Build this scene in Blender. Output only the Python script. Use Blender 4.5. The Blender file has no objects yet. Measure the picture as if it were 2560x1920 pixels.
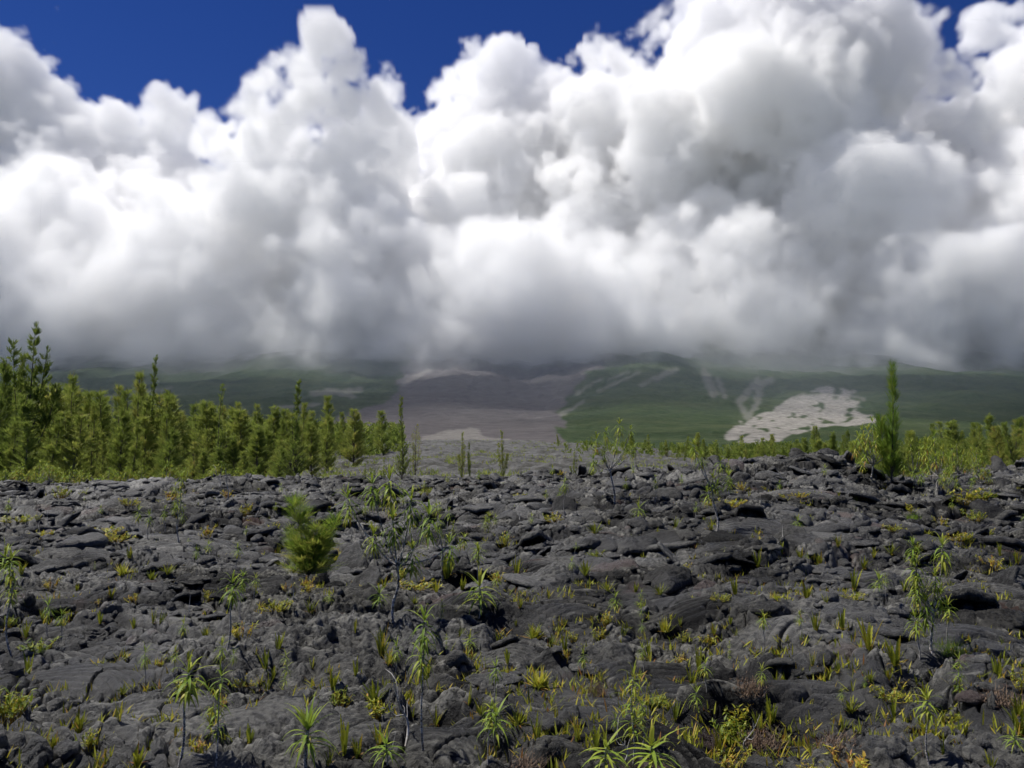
import bpy, math, time
import numpy as np
from mathutils import Vector
T0 = time.time()
R = math.radians
S = bpy.context.scene
C = S.collection

# ------------------------------------------------------------------ camera
F, PITCH, CAMZ = 1990.0, math.atan(160 / 1990.0), 1.7      # focal length in photo pixels
cam = bpy.data.cameras.new('camera')
co = bpy.data.objects.new('camera', cam)
C.objects.link(co)
S.camera = co
cam.sensor_width = 36
cam.lens = 36 * F / 2560
cam.clip_start, cam.clip_end = .05, 60000
co.location = (0, 0, CAMZ)
co.rotation_euler = (R(90) + PITCH, 0, 0)

# ------------------------------------------------------------------ sky and sun
SUN_EL, SUN_AZ = R(62), R(-74)
W = bpy.data.worlds.new('World')
S.world = W
W.use_nodes = True
wt = W.node_tree
sky = wt.nodes.new('ShaderNodeTexSky')
sky.sky_type = 'NISHITA'
sky.sun_disc = False
sky.sun_elevation, sky.sun_rotation = SUN_EL, SUN_AZ
sky.air_density, sky.dust_density, sky.ozone_density, sky.altitude = 1, 0, 4, 3000
hs = wt.nodes.new('ShaderNodeHueSaturation')
hs.inputs['Saturation'].default_value = 1.27
hs.inputs['Hue'].default_value = .522
wt.links.new(sky.outputs[0], hs.inputs['Color'])
bg = wt.nodes['Background']
wt.links.new(hs.outputs[0], bg.inputs[0])
bg.inputs[1].default_value = .066
sl = bpy.data.lights.new('sun', 'SUN')
so = bpy.data.objects.new('sun', sl)
C.objects.link(so)
sl.energy, sl.angle, sl.color = 5.0, R(.5), (1, .965, .91)
SD = Vector((math.sin(SUN_AZ) * math.cos(SUN_EL), math.cos(SUN_AZ) * math.cos(SUN_EL), math.sin(SUN_EL)))
so.rotation_euler = (-SD).to_track_quat('-Z', 'Y').to_euler()
vs = S.view_settings
vs.view_transform, vs.look, vs.exposure, vs.gamma = 'Standard', 'None', 0.14, 1.0
cy = S.cycles
cy.max_bounces, cy.diffuse_bounces, cy.glossy_bounces, cy.transmission_bounces = 44, 3, 2, 4
cy.volume_bounces, cy.transparent_max_bounces = 26, 8
cy.volume_step_rate, cy.volume_max_steps = 3.0, 600
cy.use_denoising = True
cy.use_adaptive_sampling = True
cy.adaptive_threshold = .04


# ------------------------------------------------------------------ helpers
def ray(px, py):
    c, s = math.cos(PITCH), math.sin(PITCH)
    x, u = (px - 1280) / F, (960 - py) / F
    return np.array([x, c - u * s, u * c + s])


def project(X, Y, Z):
    c, s = math.cos(PITCH), math.sin(PITCH)
    dz = Z - CAMZ
    dep = Y * c + dz * s
    return 1280 + F * X / dep, 960 - F * (dz * c - Y * s) / dep


_perm = np.random.default_rng(77).integers(0, 1 << 16, 1 << 16).astype(np.int64)


def _hash(ix, iy, seed):
    return _perm[(_perm[(ix + seed * 131) & 65535] + iy * 7 + seed) & 65535]


_ga = np.arange(65536) * (2 * np.pi / 65536)
_GX, _GY = np.cos(_ga).astype(np.float32), np.sin(_ga).astype(np.float32)


def perlin(x, y, seed=0):
    fx, fy = np.floor(x), np.floor(y)
    ix, iy = fx.astype(np.int64), fy.astype(np.int64)
    x, y = (x - fx).astype(np.float32), (y - fy).astype(np.float32)
    u, v = x * x * x * (x * (x * 6 - 15) + 10), y * y * y * (y * (y * 6 - 15) + 10)

    def g(a, b):
        h = _hash(ix + a, iy + b, seed)
        return _GX[h] * (x - a) + _GY[h] * (y - b)
    a = g(0, 0) * (1 - u) + g(1, 0) * u
    b = g(0, 1) * (1 - u) + g(1, 1) * u
    return (a * (1 - v) + b * v) * 1.5


def fbm(x, y, o=4, seed=0, gain=.5):
    s, a = 0, 1.0
    for k in range(o):
        s = s + a * perlin(x, y, seed + k * 17)
        x, y, a = x * 2.03 + 5.1, y * 2.03 + 1.7, a * gain
    return s


def worley(x, y, seed=0, jit=.9):
    """nearest and second nearest distance, id of the nearest cell, offset from its centre"""
    ix, iy = np.floor(x).astype(np.int64), np.floor(y).astype(np.int64)
    f1 = np.full(x.shape, 9., np.float32)
    f2 = f1.copy()
    cid = np.zeros(x.shape, np.int64)
    ox, oy = f1 * 0, f1 * 0
    for a in (-1, 0, 1):
        for b in (-1, 0, 1):
            h = _hash(ix + a, iy + b, seed)
            dx = (x - (ix + a + .5 + jit * ((h & 255) / 255. - .5))).astype(np.float32)
            dy = (y - (iy + b + .5 + jit * ((h >> 8) / 255. - .5))).astype(np.float32)
            d = np.sqrt(dx * dx + dy * dy)
            n = d < f1
            f2 = np.where(n, f1, np.minimum(f2, d))
            f1 = np.where(n, d, f1)
            cid = np.where(n, h, cid)
            ox = np.where(n, dx, ox)
            oy = np.where(n, dy, oy)
    return f1, f2, cid, ox, oy


def crand(cid, k):
    return (_perm[(cid * 3 + k * 911) & 65535] / 65535.).astype(np.float32)


def sstep(a, b, x):
    t = np.clip((x - a) / (b - a), 0, 1)
    return t * t * (3 - 2 * t)


def make_mesh(name, verts, quads=None, tris=None, attrs=None, mat=None, smooth=True):
    me = bpy.data.meshes.new(name)
    v = np.ascontiguousarray(verts, np.float32).reshape(-1, 3)
    me.vertices.add(len(v))
    me.vertices.foreach_set('co', v.ravel())
    parts, tot = [], []
    if quads is not None and len(quads):
        parts.append(np.asarray(quads, np.int32).ravel())
        tot.append(np.full(len(quads), 4, np.int32))
    if tris is not None and len(tris):
        parts.append(np.asarray(tris, np.int32).ravel())
        tot.append(np.full(len(tris), 3, np.int32))
    idx, tot = np.concatenate(parts), np.concatenate(tot)
    me.loops.add(len(idx))
    me.loops.foreach_set('vertex_index', idx)
    me.polygons.add(len(tot))
    st = np.zeros(len(tot), np.int32)
    st[1:] = np.cumsum(tot)[:-1]
    me.polygons.foreach_set('loop_start', st)
    me.polygons.foreach_set('loop_total', tot)
    me.polygons.foreach_set('use_smooth', np.full(len(tot), smooth, bool))
    for k, a in (attrs or {}).items():
        at = me.attributes.new(k, 'FLOAT', 'POINT')
        at.data.foreach_set('value', np.ascontiguousarray(a, np.float32).ravel())
    me.update(calc_edges=True)
    if mat:
        me.materials.append(mat)
    return me


def grid_quads(nr, nc):
    i = np.arange(nr * nc).reshape(nr, nc)
    return np.stack([i[:-1, :-1], i[:-1, 1:], i[1:, 1:], i[1:, :-1]], -1).reshape(-1, 4)


def link(name, me, parent=None, **props):
    o = bpy.data.objects.new(name, me)
    C.objects.link(o)
    if parent:
        o.parent = parent
    for k, v in props.items():
        o[k] = v
    return o


class Nodes:
    def __init__(self, name):
        self.m = bpy.data.materials.new(name)
        self.m.use_nodes = True
        self.t = self.m.node_tree
        self.b = self.t.nodes['Principled BSDF']
        self.out = self.t.nodes['Material Output']

    def n(self, typ, **kw):
        x = self.t.nodes.new(typ)
        for k, v in kw.items():
            if k.startswith('i_'):
                x.inputs[k[2:].replace('_', ' ')].default_value = v
            else:
                setattr(x, k, v)
        return x

    def l(self, a, b):
        self.t.links.new(a, b)

    def attr(self, name):
        return self.n('ShaderNodeAttribute', attribute_name=name).outputs['Fac']

    def noise(self, scale, detail=4, rough=.55, vec=None):
        x = self.n('ShaderNodeTexNoise', i_Scale=scale, i_Detail=detail, i_Roughness=rough)
        if vec is not None:
            self.l(vec, x.inputs['Vector'])
        return x.outputs['Fac']

    def ramp(self, fac, stops):
        x = self.n('ShaderNodeValToRGB')
        e = x.color_ramp.elements
        while len(e) < len(stops):
            e.new(.5)
        for q, (p, c) in zip(e, stops):
            q.position = p
            q.color = (*c, 1) if len(c) == 3 else c
        self.l(fac, x.inputs[0])
        return x.outputs[0]

    def mix(self, fac, a, b):
        x = self.n('ShaderNodeMix', data_type='RGBA')
        for s, v in ((x.inputs[0], fac), (x.inputs[6], a), (x.inputs[7], b)):
            if isinstance(v, (int, float)):
                s.default_value = v
            elif isinstance(v, tuple):
                s.default_value = (*v, 1)
            else:
                self.l(v, s)
        return x.outputs[2]

    def math(self, op, a, b=0., c=None, clamp=False):
        x = self.n('ShaderNodeMath', operation=op, use_clamp=clamp)
        for s, v in zip(x.inputs, (a, b, c)):
            if v is None:
                continue
            if isinstance(v, (int, float)):
                s.default_value = v
            else:
                self.l(v, s)
        return x.outputs[0]


# ------------------------------------------------------------------ volumes: clouds and mist
def volume_object(name, dens, mn, st, density, mat_name, color=(1, 1, 1), aniso=0.):
    n = dens.shape
    mn, st = np.asarray(mn, float), np.asarray(st, float)
    mx = mn + (np.array(n) - 1) * st
    me = bpy.data.meshes.new(name + '_samples')
    me.vertices.add(dens.size)
    at = me.attributes.new('d', 'FLOAT', 'POINT')
    at.data.foreach_set('value', np.ascontiguousarray(dens, np.float32).ravel())
    src = bpy.data.objects.new(name + '_samples', me)
    ng = bpy.data.node_groups.new(name + '_grid', 'GeometryNodeTree')
    ng.interface.new_socket('Geometry', in_out='OUTPUT', socket_type='NodeSocketGeometry')
    nd, L = ng.nodes, ng.links.new
    out = nd.new('NodeGroupOutput')
    vc = nd.new('GeometryNodeVolumeCube')
    vc.inputs['Min'].default_value, vc.inputs['Max'].default_value = mn, mx
    for a, i in zip('XYZ', range(3)):
        vc.inputs['Resolution ' + a].default_value = int(n[i])
    pos, sep = nd.new('GeometryNodeInputPosition'), nd.new('ShaderNodeSeparateXYZ')
    L(pos.outputs[0], sep.inputs[0])
    idx = None
    for i in range(3):
        a = nd.new('ShaderNodeMath')
        a.operation = 'SUBTRACT'
        L(sep.outputs[i], a.inputs[0])
        a.inputs[1].default_value = mn[i]
        b = nd.new('ShaderNodeMath')
        b.operation = 'DIVIDE'
        L(a.outputs[0], b.inputs[0])
        b.inputs[1].default_value = st[i]
        f = nd.new('FunctionNodeFloatToInt')
        f.rounding_mode = 'ROUND'
        L(b.outputs[0], f.inputs[0])
        if idx is None:
            idx = f.outputs[0]
        else:
            m, s = nd.new('FunctionNodeIntegerMath'), nd.new('FunctionNodeIntegerMath')
            m.operation, s.operation = 'MULTIPLY', 'ADD'
            L(idx, m.inputs[0])
            m.inputs[1].default_value = int(n[i])
            L(m.outputs[0], s.inputs[0])
            L(f.outputs[0], s.inputs[1])
            idx = s.outputs[0]
    oi = nd.new('GeometryNodeObjectInfo')
    oi.inputs['Object'].default_value = src
    na = nd.new('GeometryNodeInputNamedAttribute')
    na.data_type = 'FLOAT'
    na.inputs['Name'].default_value = 'd'
    si = nd.new('GeometryNodeSampleIndex')
    si.data_type, si.domain = 'FLOAT', 'POINT'
    L(oi.outputs['Geometry'], si.inputs['Geometry'])
    L(na.outputs[0], si.inputs['Value'])
    L(idx, si.inputs['Index'])
    L(si.outputs[0], vc.inputs['Density'])
    mat = bpy.data.materials.new(mat_name)
    mat.use_nodes = True
    t = mat.node_tree
    t.nodes.clear()
    o, pv = t.nodes.new('ShaderNodeOutputMaterial'), t.nodes.new('ShaderNodeVolumePrincipled')
    pv.inputs['Color'].default_value = (*color, 1)
    pv.inputs['Density'].default_value = density
    pv.inputs['Anisotropy'].default_value = aniso
    t.links.new(pv.outputs[0], o.inputs['Volume'])
    sm = nd.new('GeometryNodeSetMaterial')
    sm.inputs['Material'].default_value = mat
    L(vc.outputs[0], sm.inputs[0])
    L(sm.outputs[0], out.inputs[0])
    vo = bpy.data.objects.new(name, bpy.data.volumes.new(name))
    C.objects.link(vo)
    vo.modifiers.new('grid', 'NODES').node_group = ng
    return vo


def octave3(rng, n, st, cell):
    n = np.asarray(n)
    m = np.ceil(n * st / cell).astype(int) + 5
    g = rng.normal(size=m).astype(np.float32)
    for a in range(3):
        x = np.arange(n[a]) * st[a] / cell
        i = np.floor(x).astype(int)
        f = (x - i).astype(np.float32)
        w = [(1 - f) ** 3 / 6, (3 * f ** 3 - 6 * f * f + 4) / 6, (-3 * f ** 3 + 3 * f * f + 3 * f + 1) / 6, f ** 3 / 6]
        M = np.zeros((n[a], m[a]), np.float32)
        for k in range(4):
            M[np.arange(n[a]), i + k] = w[k]
        g = np.moveaxis(np.tensordot(M, g, axes=(1, a)), 0, a)
    return g / g.std()


def build_clouds():
    rng = np.random.default_rng(5)
    mn = np.array([-3700., 2500., 27.])
    st = np.array([11., 18., 11.])
    n = ((np.array([3700., 5200., 2900.]) - mn) / st).astype(int) + 1
    D = np.full(n, -1, np.float32)

    def stamp(c, r):
        lo = np.maximum(np.floor((c - r - mn) / st).astype(int), 0)
        hi = np.minimum(np.ceil((c + r - mn) / st).astype(int) + 1, n)
        if (hi <= lo).any():
            return
        ax = [((np.arange(lo[i], hi[i]) * st[i] + mn[i] - c[i]) / r) ** 2 for i in range(3)]
        d = 1 - np.sqrt(ax[0][:, None, None] + ax[1][None, :, None] + ax[2][None, None, :])
        v = D[lo[0]:hi[0], lo[1]:hi[1], lo[2]:hi[2]]
        np.maximum(v, (d * (r / 250.) ** .6).astype(np.float32), out=v)

    def rec(c, r, lv, kids):
        stamp(c, r)
        if lv == 0 or r < 26:
            return
        for k in range(kids):
            v = rng.normal(size=3)
            v[2] += .4
            v /= np.linalg.norm(v)
            rec(c + v * (r * rng.uniform(.62, .92)), r * rng.uniform(.26, .58), lv - 1, max(6, int(kids * .6)))

    def puff(px, py, rp, dist, lv=3, kids=14):
        rec(ray(px, py) * dist + np.array([0, 0, CAMZ]), .93 * rp / F * dist, lv, kids)

    for px in range(-300, 2900, 210):      # the mass behind
        for py in range(600 if px < 560 else 520 if px < 1000 else 430, 820, 140):
            puff(px + rng.uniform(-60, 60), py + rng.uniform(-40, 40), 160, rng.uniform(4350, 4700), 1, 10)
    for p in [
        # white towers on the left, far back
        (30, 230, 130, 4300), (130, 330, 125, 4250), (-110, 250, 190, 4400), (225, 430, 115, 4200), (330, 410, 80, 4250),
        (440, 420, 75, 4200), (100, 560, 200, 4200), (330, 600, 200, 4150), (-100, 560, 250, 4200),
        # grey cloud standing in front, centre left
        (600, 150, 55, 3600), (660, 210, 62, 3600), (815, 110, 52, 3600), (760, 220, 70, 3600), (930, 270, 60, 3600), (300, 360, 60, 4250), (400, 370, 60, 4200), (710, 360, 150, 3600), (880, 340, 100, 3600), (560, 350, 66, 3550),
        (800, 560, 230, 3500), (560, 620, 190, 3500), (960, 600, 110, 3500), (420, 760, 200, 3400),
        (90, 480, 90, 3450), (60, 640, 120, 3400), (250, 680, 150, 3400),
        # bright white column in the centre
        (1220, 200, 95, 4300), (1110, 235, 80, 4300), (1330, 235, 75, 4300), (1010, 330, 80, 4200), (960, 240, 70, 4100), (1420, 240, 70, 4200), (1240, 400, 180, 4200), (1130, 430, 140, 4200),
        (1250, 650, 220, 4100), (950, 400, 90, 3700), (1090, 320, 85, 4100), (775, 180, 52, 3600), (865, 200, 56, 3600), (1400, 760, 160, 3800), (1500, 700, 150, 3700), (1950, 480, 200, 3800), (2050, 500, 160, 3700),
        # wide mass on the right
        (1570, 190, 115, 4000), (1500, 350, 140, 3950), (1760, 110, 190, 4000), (1940, 80, 180, 4000), (1750, 420, 280, 3900),
        (2060, 300, 260, 3900), (2230, 150, 130, 3950), (2380, 350, 170, 3900), (2520, 420, 150, 3850), (2650, 300, 200, 4000),
        (1480, 560, 150, 3700), (1700, 700, 220, 3600), (2100, 620, 230, 3550), (2230, 510, 130, 3500), (2540, 600, 200, 3500),
        (2720, 560, 220, 3600), (290, 320, 70, 4250), (430, 310, 75, 4250), (200, 340, 80, 4250), (2480, 60, 60, 4000), (2560, 170, 60, 4000)]:
        puff(*p)
    for px in range(-400, 3100, 170):
        puff(px + rng.uniform(-50, 50), 830 + rng.uniform(-60, 30), 205, 3260 + rng.uniform(-120, 120), 2, 12)
        puff(px + rng.uniform(-50, 50), 760 + rng.uniform(-60, 30), 200, 3900 + rng.uniform(-150, 150), 2, 10)
    N = octave3(rng, n, st, 420) * .17
    for c, a in ((210, .14), (110, .13), (60, .105), (34, .08), (20, .06)):
        N += octave3(rng, n, st, c) * a
    D += N
    D += (.15 * np.clip(1 - (mn[2] + np.arange(n[2]) * st[2] - 700) / 900., 0, 1))[None, None, :] * (D > -.4)
    xx = (mn[0] + np.arange(n[0]) * st[0])[:, None, None]
    # clear air where a stray puff broke loose from the grey cloud
    c0 = ray(580, 118) * 3600
    gap = np.sqrt(((xx - c0[0]) / 150) ** 2 + (((mn[1] + np.arange(n[1]) * st[1])[None, :, None] - c0[1]) / 420) ** 2 + (((mn[2] + np.arange(n[2]) * st[2])[None, None, :] - c0[2]) / 150) ** 2)
    D -= (1.2 * np.clip(1.25 - gap, 0, 1)).astype(np.float32)
    # crisp towers above, soft vapour below
    z = (mn[2] + np.arange(n[2]) * st[2])[None, None, :]
    soft = .27 + 1.0 * np.clip(1 - (z - 300) / 900., 0, 1)
    dens = np.clip(D / soft, 0, 1)
    dens = dens * dens * (3 - 2 * dens)
    yy = (mn[1] + np.arange(n[1]) * st[1])[None, :, None]
    veil = .045 * np.clip((yy - 2680) / 160, 0, 1) * np.clip((3500 - yy) / 200, 0, 1) * np.clip((1000 - z) / 550, 0, 1) * np.clip(1 + N * 1.6, 0, 2)
    dens = np.maximum(dens, veil)
    dens *= np.clip((z + N * 260 - 40 - 70 * np.exp(-((xx + 1750) / 380) ** 2)) / 260, 0, 1) ** 1.3
    for a in range(3):
        s = [slice(None)] * 3
        for e in (0, -1):
            s[a] = e
            dens[tuple(s)] = 0
    o = volume_object('clouds', dens, mn, st, .018, 'cloud_vapour')
    o['kind'] = 'structure'


def build_overhead():
    """unseen cloud deck added above the plain, out of frame, to shade the slopes"""
    rng = np.random.default_rng(9)
    mn = np.array([-4200., 650., 1800.])
    st = np.array([40., 40., 40.])
    n = np.array([200, 62, 14])
    N = octave3(rng, n, st, 600) * .35 + octave3(rng, n, st, 280) * .3 + octave3(rng, n, st, 130) * .2
    x = (mn[0] + np.arange(n[0]) * st[0])[:, None, None]
    y = (mn[1] + np.arange(n[1]) * st[1])[None, :, None]
    z = (mn[2] + np.arange(n[2]) * st[2])[None, None, :]
    d = np.clip(.9 + N - ((z - 2050) / 260) ** 2, 0, 1)
    d *= np.clip((y - 900 + .1 * x + 60 * np.sin(x / 500)) / 250, 0, 1) * np.clip((3000 - y) / 150, 0, 1)
    k = 1 / math.tan(SUN_EL)
    for (px, py, dd, rx, ry) in SUN_HOLES:
        P = ray(px, py) * dd
        cx, cy_ = P[0] + SD[0] / SD[2] * (2000 - P[2]), P[1] + SD[1] / SD[2] * (2000 - P[2])
        q = np.sqrt(((x - cx) / rx) ** 2 + ((y - cy_) / ry) ** 2)
        d = d * np.clip((q - .2) / 1.0, 0, 1)
    d[[0, -1]] = 0
    d[:, [0, -1]] = 0
    d[:, :, [0, -1]] = 0
    o = volume_object('shade_cloud_deck', d, mn, st, .0030, 'shade_deck_vapour')  # unseen cloud added to cast shade on the slopes
    o['kind'] = 'structure'


def build_haze():
    mn, st, n = np.array([-4000., 700., -10.]), np.array([100., 100., 30.]), (81, 25, 12)
    d = np.ones(n, np.float32)
    y = (mn[1] + np.arange(n[1]) * st[1])[None, :, None]
    d *= np.clip((y - 700) / 900, 0, 1)
    o = volume_object('haze', d, mn, st, .00011, 'haze_air', (.78, .88, 1))
    o['kind'] = 'stuff'


# gaps shaped in the added deck to let sun onto the slopes: photo x, y of the spot, its distance, half sizes
SUN_HOLES = [(1960, 1050, 1450, 260, 230), (1880, 1085, 1000, 330, 150), (840, 985, 2250, 130, 140)]
build_clouds()
build_overhead()
build_haze()
print('volumes', time.time() - T0)

# ------------------------------------------------------------------ terrain
COLS = [-900, 0, 350, 750, 1050, 1300, 1600, 1850, 2050, 2230, 2400, 2560, 3500]
ROWS = [
    (1.5, [0] * 13),
    (6., [0] * 13),
    (12., [.05, .05, .05, .05, .05, .1, .15, .2, .2, .15, .1, .1, .1]),
    (19., [.05, .05, .1, .1, .12, .2, .4, .6, .65, .3, .4, .55, .65]),
    (27., [.1, .1, .12, .2, .28, .32, .66, 1.1, 1.2, .35, .6, 1.0, 1.05]),
    (33., [-.05, -.05, -.02, .15, .15, .15, .4, .7, .8, .05, .4, .7, .8]),
    (38., [-.3, -.3, -.3, -.1, -.15, -.15, -.1, -.1, -.1, -.5, -.1, .1, .2]),
    (48., [-1.1, -1.1, -1.1, -.6, -.2, -.1, -.4, -1.2, -1.3, -1.4, -1.3, -1.2, -1.]),
    (70., [-1.6, -1.6, -1.6, -.4, .1, .2, .0, -1.5, -2, -2, -2, -2, -2]),
    (110., [-1.6, -1.6, -1.4, .0, .6, .65, .5, -.6, -2, -2, -2, -2, -2]),
    (180., [-1.5, -1.5, -1.5, 1.0, 2.3, 2.3, 1.4, -1.0, -2.5, -2.5, -2.5, -2.5, -2.5]),
    (250., [-1.5, -1.5, -1.5, 1.6, 3.9, 3.9, 1.4, -2.5, -3, -3, -3, -3, -3]),
    (320., [-2, -2, -2, .5, 3.6, 3.6, 0, -3, -3, -3, -3, -3, -3]),
    (430., [-5] * 13)]


def macro(t, d):
    ct = (np.array(COLS) - 1280) / F
    tab = np.array([r[1] for r in ROWS], float)
    ld = np.log([r[0] for r in ROWS])
    tt = np.array([np.interp(t, ct, row) for row in tab])          # rows x columns
    li = np.interp(np.log(d), ld, np.arange(len(ld)))
    i = np.clip(li.astype(int), 0, len(ld) - 2)
    f = li - i
    f = (f * f * (3 - 2 * f))[:, None] * .6 + f[:, None] * .4
    return tt[i] * (1 - f) + tt[i + 1] * f


def box_blur(a, k):
    for ax in (0, 1):
        p = np.pad(a, [(k + 1, k) if i == ax else (0, 0) for i in (0, 1)], 'edge')
        c = np.cumsum(p, axis=ax, dtype=np.float64)
        m = 2 * k + 1
        a = (np.take(c, np.arange(m, c.shape[ax]), ax) - np.take(c, np.arange(0, c.shape[ax] - m), ax)) / m
    return a


tin = np.arange(-.70, .70001, .0014)
tout = np.arange(.704, 1.05, .005)
TT = np.concatenate([-tout[::-1], tin, tout])
d1 = np.exp(np.arange(math.log(1.9), math.log(46), .0023))
d2 = np.exp(np.arange(math.log(46.2), math.log(425), .005))
DD = np.concatenate([d1, d2])


def build_lava():
    t, d = np.meshgrid(TT, DD)
    X, Y = (t * d), d
    base = macro(TT, DD)
    base = box_blur(base, 12)
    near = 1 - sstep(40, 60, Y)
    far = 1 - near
    # slow swells
    h = fbm(X * .16, Y * .16, 3, 1) * .26 * near
    wx, wy = fbm(X * .45, Y * .45, 3, 3) * .9, fbm(X * .45 + 9, Y * .45, 3, 4) * .9
    wx2, wy2 = fbm(X * 2.2, Y * 2.2, 2, 5) * .12, fbm(X * 2.2 + 4, Y * 2.2, 2, 6) * .12
    A, B = X + wx + wx2, Y + wy + wy2
    # big lobes, flattened along the flow
    f1, f2, c1, ox, oy = worley(A / 2.3, B / 1.7, 11)
    big = np.sqrt(np.clip(1 - (f1 / .9) ** 2, 0, 1)) * (.10 + .22 * crand(c1, 1))
    big -= .30 * np.exp(-(f2 - f1) / .07) * (.3 + crand(c1, 3))
    # toes
    g1, g2, c2, px_, py_ = worley(A / .85 + 3.3, B / .62, 21)
    toes = np.sqrt(np.clip(1 - (g1 / .85) ** 2, 0, 1)) * (.03 + .13 * crand(c2, 1)) - .13 * np.exp(-(g2 - g1) / .08)
    # broken tilted plates
    s1, s2, c3, sx, sy = worley((X + wx * .5 + wx2) / 1.25, (Y + wy * .5 + wy2) / .95 + 7.7, 31)
    ang = crand(c3, 1) * 6.283
    tilt = .10 + .34 * crand(c3, 2)
    plate = (sx * np.cos(ang) + sy * np.sin(ang)) * tilt + (crand(c3, 4) - .5) * .20
    plate = plate - .20 * np.exp(-(s2 - s1) / .035)
    m_plate = sstep(-.05, .30, fbm(X * .22 + 31, Y * .22, 3, 41))
    m_clink = sstep(.12, .4, fbm(X * .38 - 7, Y * .38 + 3, 4, 43) + .10 * sstep(10, 24, Y))
    m_toe = sstep(-.35, .1, fbm(X * .4 + 5, Y * .4 - 3, 2, 44))
    # ropy folds in curved arcs
    r1, r2, c4, rx, ry = worley((X + wx * .4) / 1.5 + 1.1, (Y + wy * .4) / 1.5, 51)
    ra = crand(c4, 1) * 2.6 + 3.4
    u, v = (rx * np.cos(ra) + ry * np.sin(ra)) * 1.5, (-rx * np.sin(ra) + ry * np.cos(ra)) * 1.5
    per = .06 + .07 * crand(c4, 3)
    ph = (v + (.5 + .9 * crand(c4, 5)) * u * u + .05 * perlin(X * 3, Y * 3, 61) + .02 * perlin(X * 9, Y * 9, 62)) / per
    rope = np.abs(np.sin(np.pi * ph))
    m_rope = sstep(.02, .12, r2 - r1) * (crand(c4, 7) > .15) * sstep(-.4, -.05, perlin(X * .9, Y * .9, 63)) * (1 - .4 * m_clink)
    hh = big + toes * m_toe * (1 - .6 * m_plate) * (1 - .8 * m_rope)
    hh = (hh * (1 - .75 * m_plate) + plate * 1.15 * m_plate) * .66
    hh = hh + (np.sqrt(rope) - .7) * .058 * m_rope * (per / .09)
    # clinkery rubble
    rub = np.abs(fbm(X * 3.1, Y * 3.1, 4, 71, .62))
    k1, k2, c5, kx, ky = worley(X * 5.2 + wx, Y * 5.2 + wy, 73)
    rub = rub * .13 + (.6 - k1) * .07 * crand(c5, 1)
    hh = hh + (rub - .05) * m_clink * .62 * (1 - .6 * m_rope)
    # thin cracks and skin texture
    q1, q2, c6, _, _ = worley(A / .55 + 2, B / .5, 81)
    crack = np.exp(-(q2 - q1) / .02) * (crand(c6, 2) > .45)
    hh = hh - .085 * crack * (1 - m_clink)
    hh = hh + fbm(X * 5, Y * 5, 4, 83, .6) * .009
    # crisper steps: lava sheets lying over one another
    st = fbm(X * .5 + 50, Y * .75, 3, 87)
    sheet = st * 3.2
    fr = sheet - np.floor(sheet)
    hh = hh + (sstep(0, .3, fr) - fr) * .09 * sstep(-.2, .3, perlin(X * .3, Y * .3, 88))
    grow = 1 + .3 * sstep(9, 26, Y)
    h = h + hh * near * grow
    # far flow: old rough clinker
    h = h + far * (fbm(X * .12, Y * .12, 3, 91) * .5 + np.abs(fbm(X * .7, Y * .7, 4, 92, .5)) * .26)
    H = base + h
    # single large hollows and tilted slabs that stand out in the photo: (px, py, half width, half depth, angle, depth)
    for (px, py, a, b, an, dep) in HOLLOWS:
        r = ray(px, py)
        dd = -CAMZ / r[2] * .97 if r[2] < -.03 else 20
        x0, y0 = r[0] / r[1] * dd, dd
        ca, sa = math.cos(an), math.sin(an)
        U, V = ((X - x0) * ca + (Y - y0) * sa) / a, (-(X - x0) * sa + (Y - y0) * ca) / b
        q = np.sqrt(U * U + V * V) + .25 * perlin(X * 4, Y * 4, 95)
        H = H - .75 * dep * (1 - sstep(.2, 1.15, q)) + .22 * dep * np.exp(-((q - 1.25) / .22) ** 2) * (V > -.3)
    smooth = box_blur(box_blur(H, 16), 10)
    for (px, py, a, b, an, per) in ROPES:
        r = ray(px, py)
        dd = min(-CAMZ / r[2] * .985, 26.) if r[2] < -.04 else 26.
        x0, y0 = r[0] / r[1] * dd, dd
        ca, sa = math.cos(an), math.sin(an)
        U, V = (X - x0) * ca + (Y - y0) * sa, -(X - x0) * sa + (Y - y0) * ca
        q = np.sqrt((U / a) ** 2 + (V / b) ** 2) + .22 * perlin(X * 2.5, Y * 2.5, 96)
        mk = 1 - sstep(.62, .95, q)
        ph = (V + .55 * U * U / a + .035 * perlin(X * 4, Y * 4, 97) + .012 * perlin(X * 13, Y * 13, 98)) / per
        wv = np.sqrt(np.abs(np.sin(np.pi * ph))) * (.75 + .25 * perlin(X * 2, Y * 6, 99))
        H = H * (1 - mk) + mk * (smooth + .06 * a + .34 * per * (wv - .55) + .10 * a * np.clip(1 - q, 0, 1))
        ROPE_AT.append((x0, y0, max(a, b)))
    e1, e2, ce, _, _ = worley((X + wx * .5 + wx2) / .62 + 4, (Y + wy * .5 + wy2) / .5 + 1, 121)
    H = H - .085 * np.exp(-(e2 - e1) / .035) * (crand(ce, 3) > .3) * near
    gr = np.abs(np.gradient(H, axis=0)) / np.gradient(Y, axis=0)
    gm = sstep(1.0, 2.2, box_blur(gr, 3)) * near
    H = H * (1 - gm) + box_blur(H, 5) * gm
    loc = H - box_blur(H, 6)
    loc2 = H - box_blur(H, 22)
    lich = sstep(.2, .55, fbm(X * .55 + 3, Y * .55, 4, 101)) * .55
    lich = np.clip(lich * .55 + sstep(.008, .03, loc) * sstep(-.1, .35, fbm(X * 1.7, Y * 1.7, 3, 103)) * .9 + m_clink * .42, 0, 1)
    rust = sstep(.55, .8, fbm(X * .8 + 17, Y * .8 - 5, 3, 107)) * (1 - m_clink)
    return X, Y, H, lich, rust, far, loc2


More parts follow.
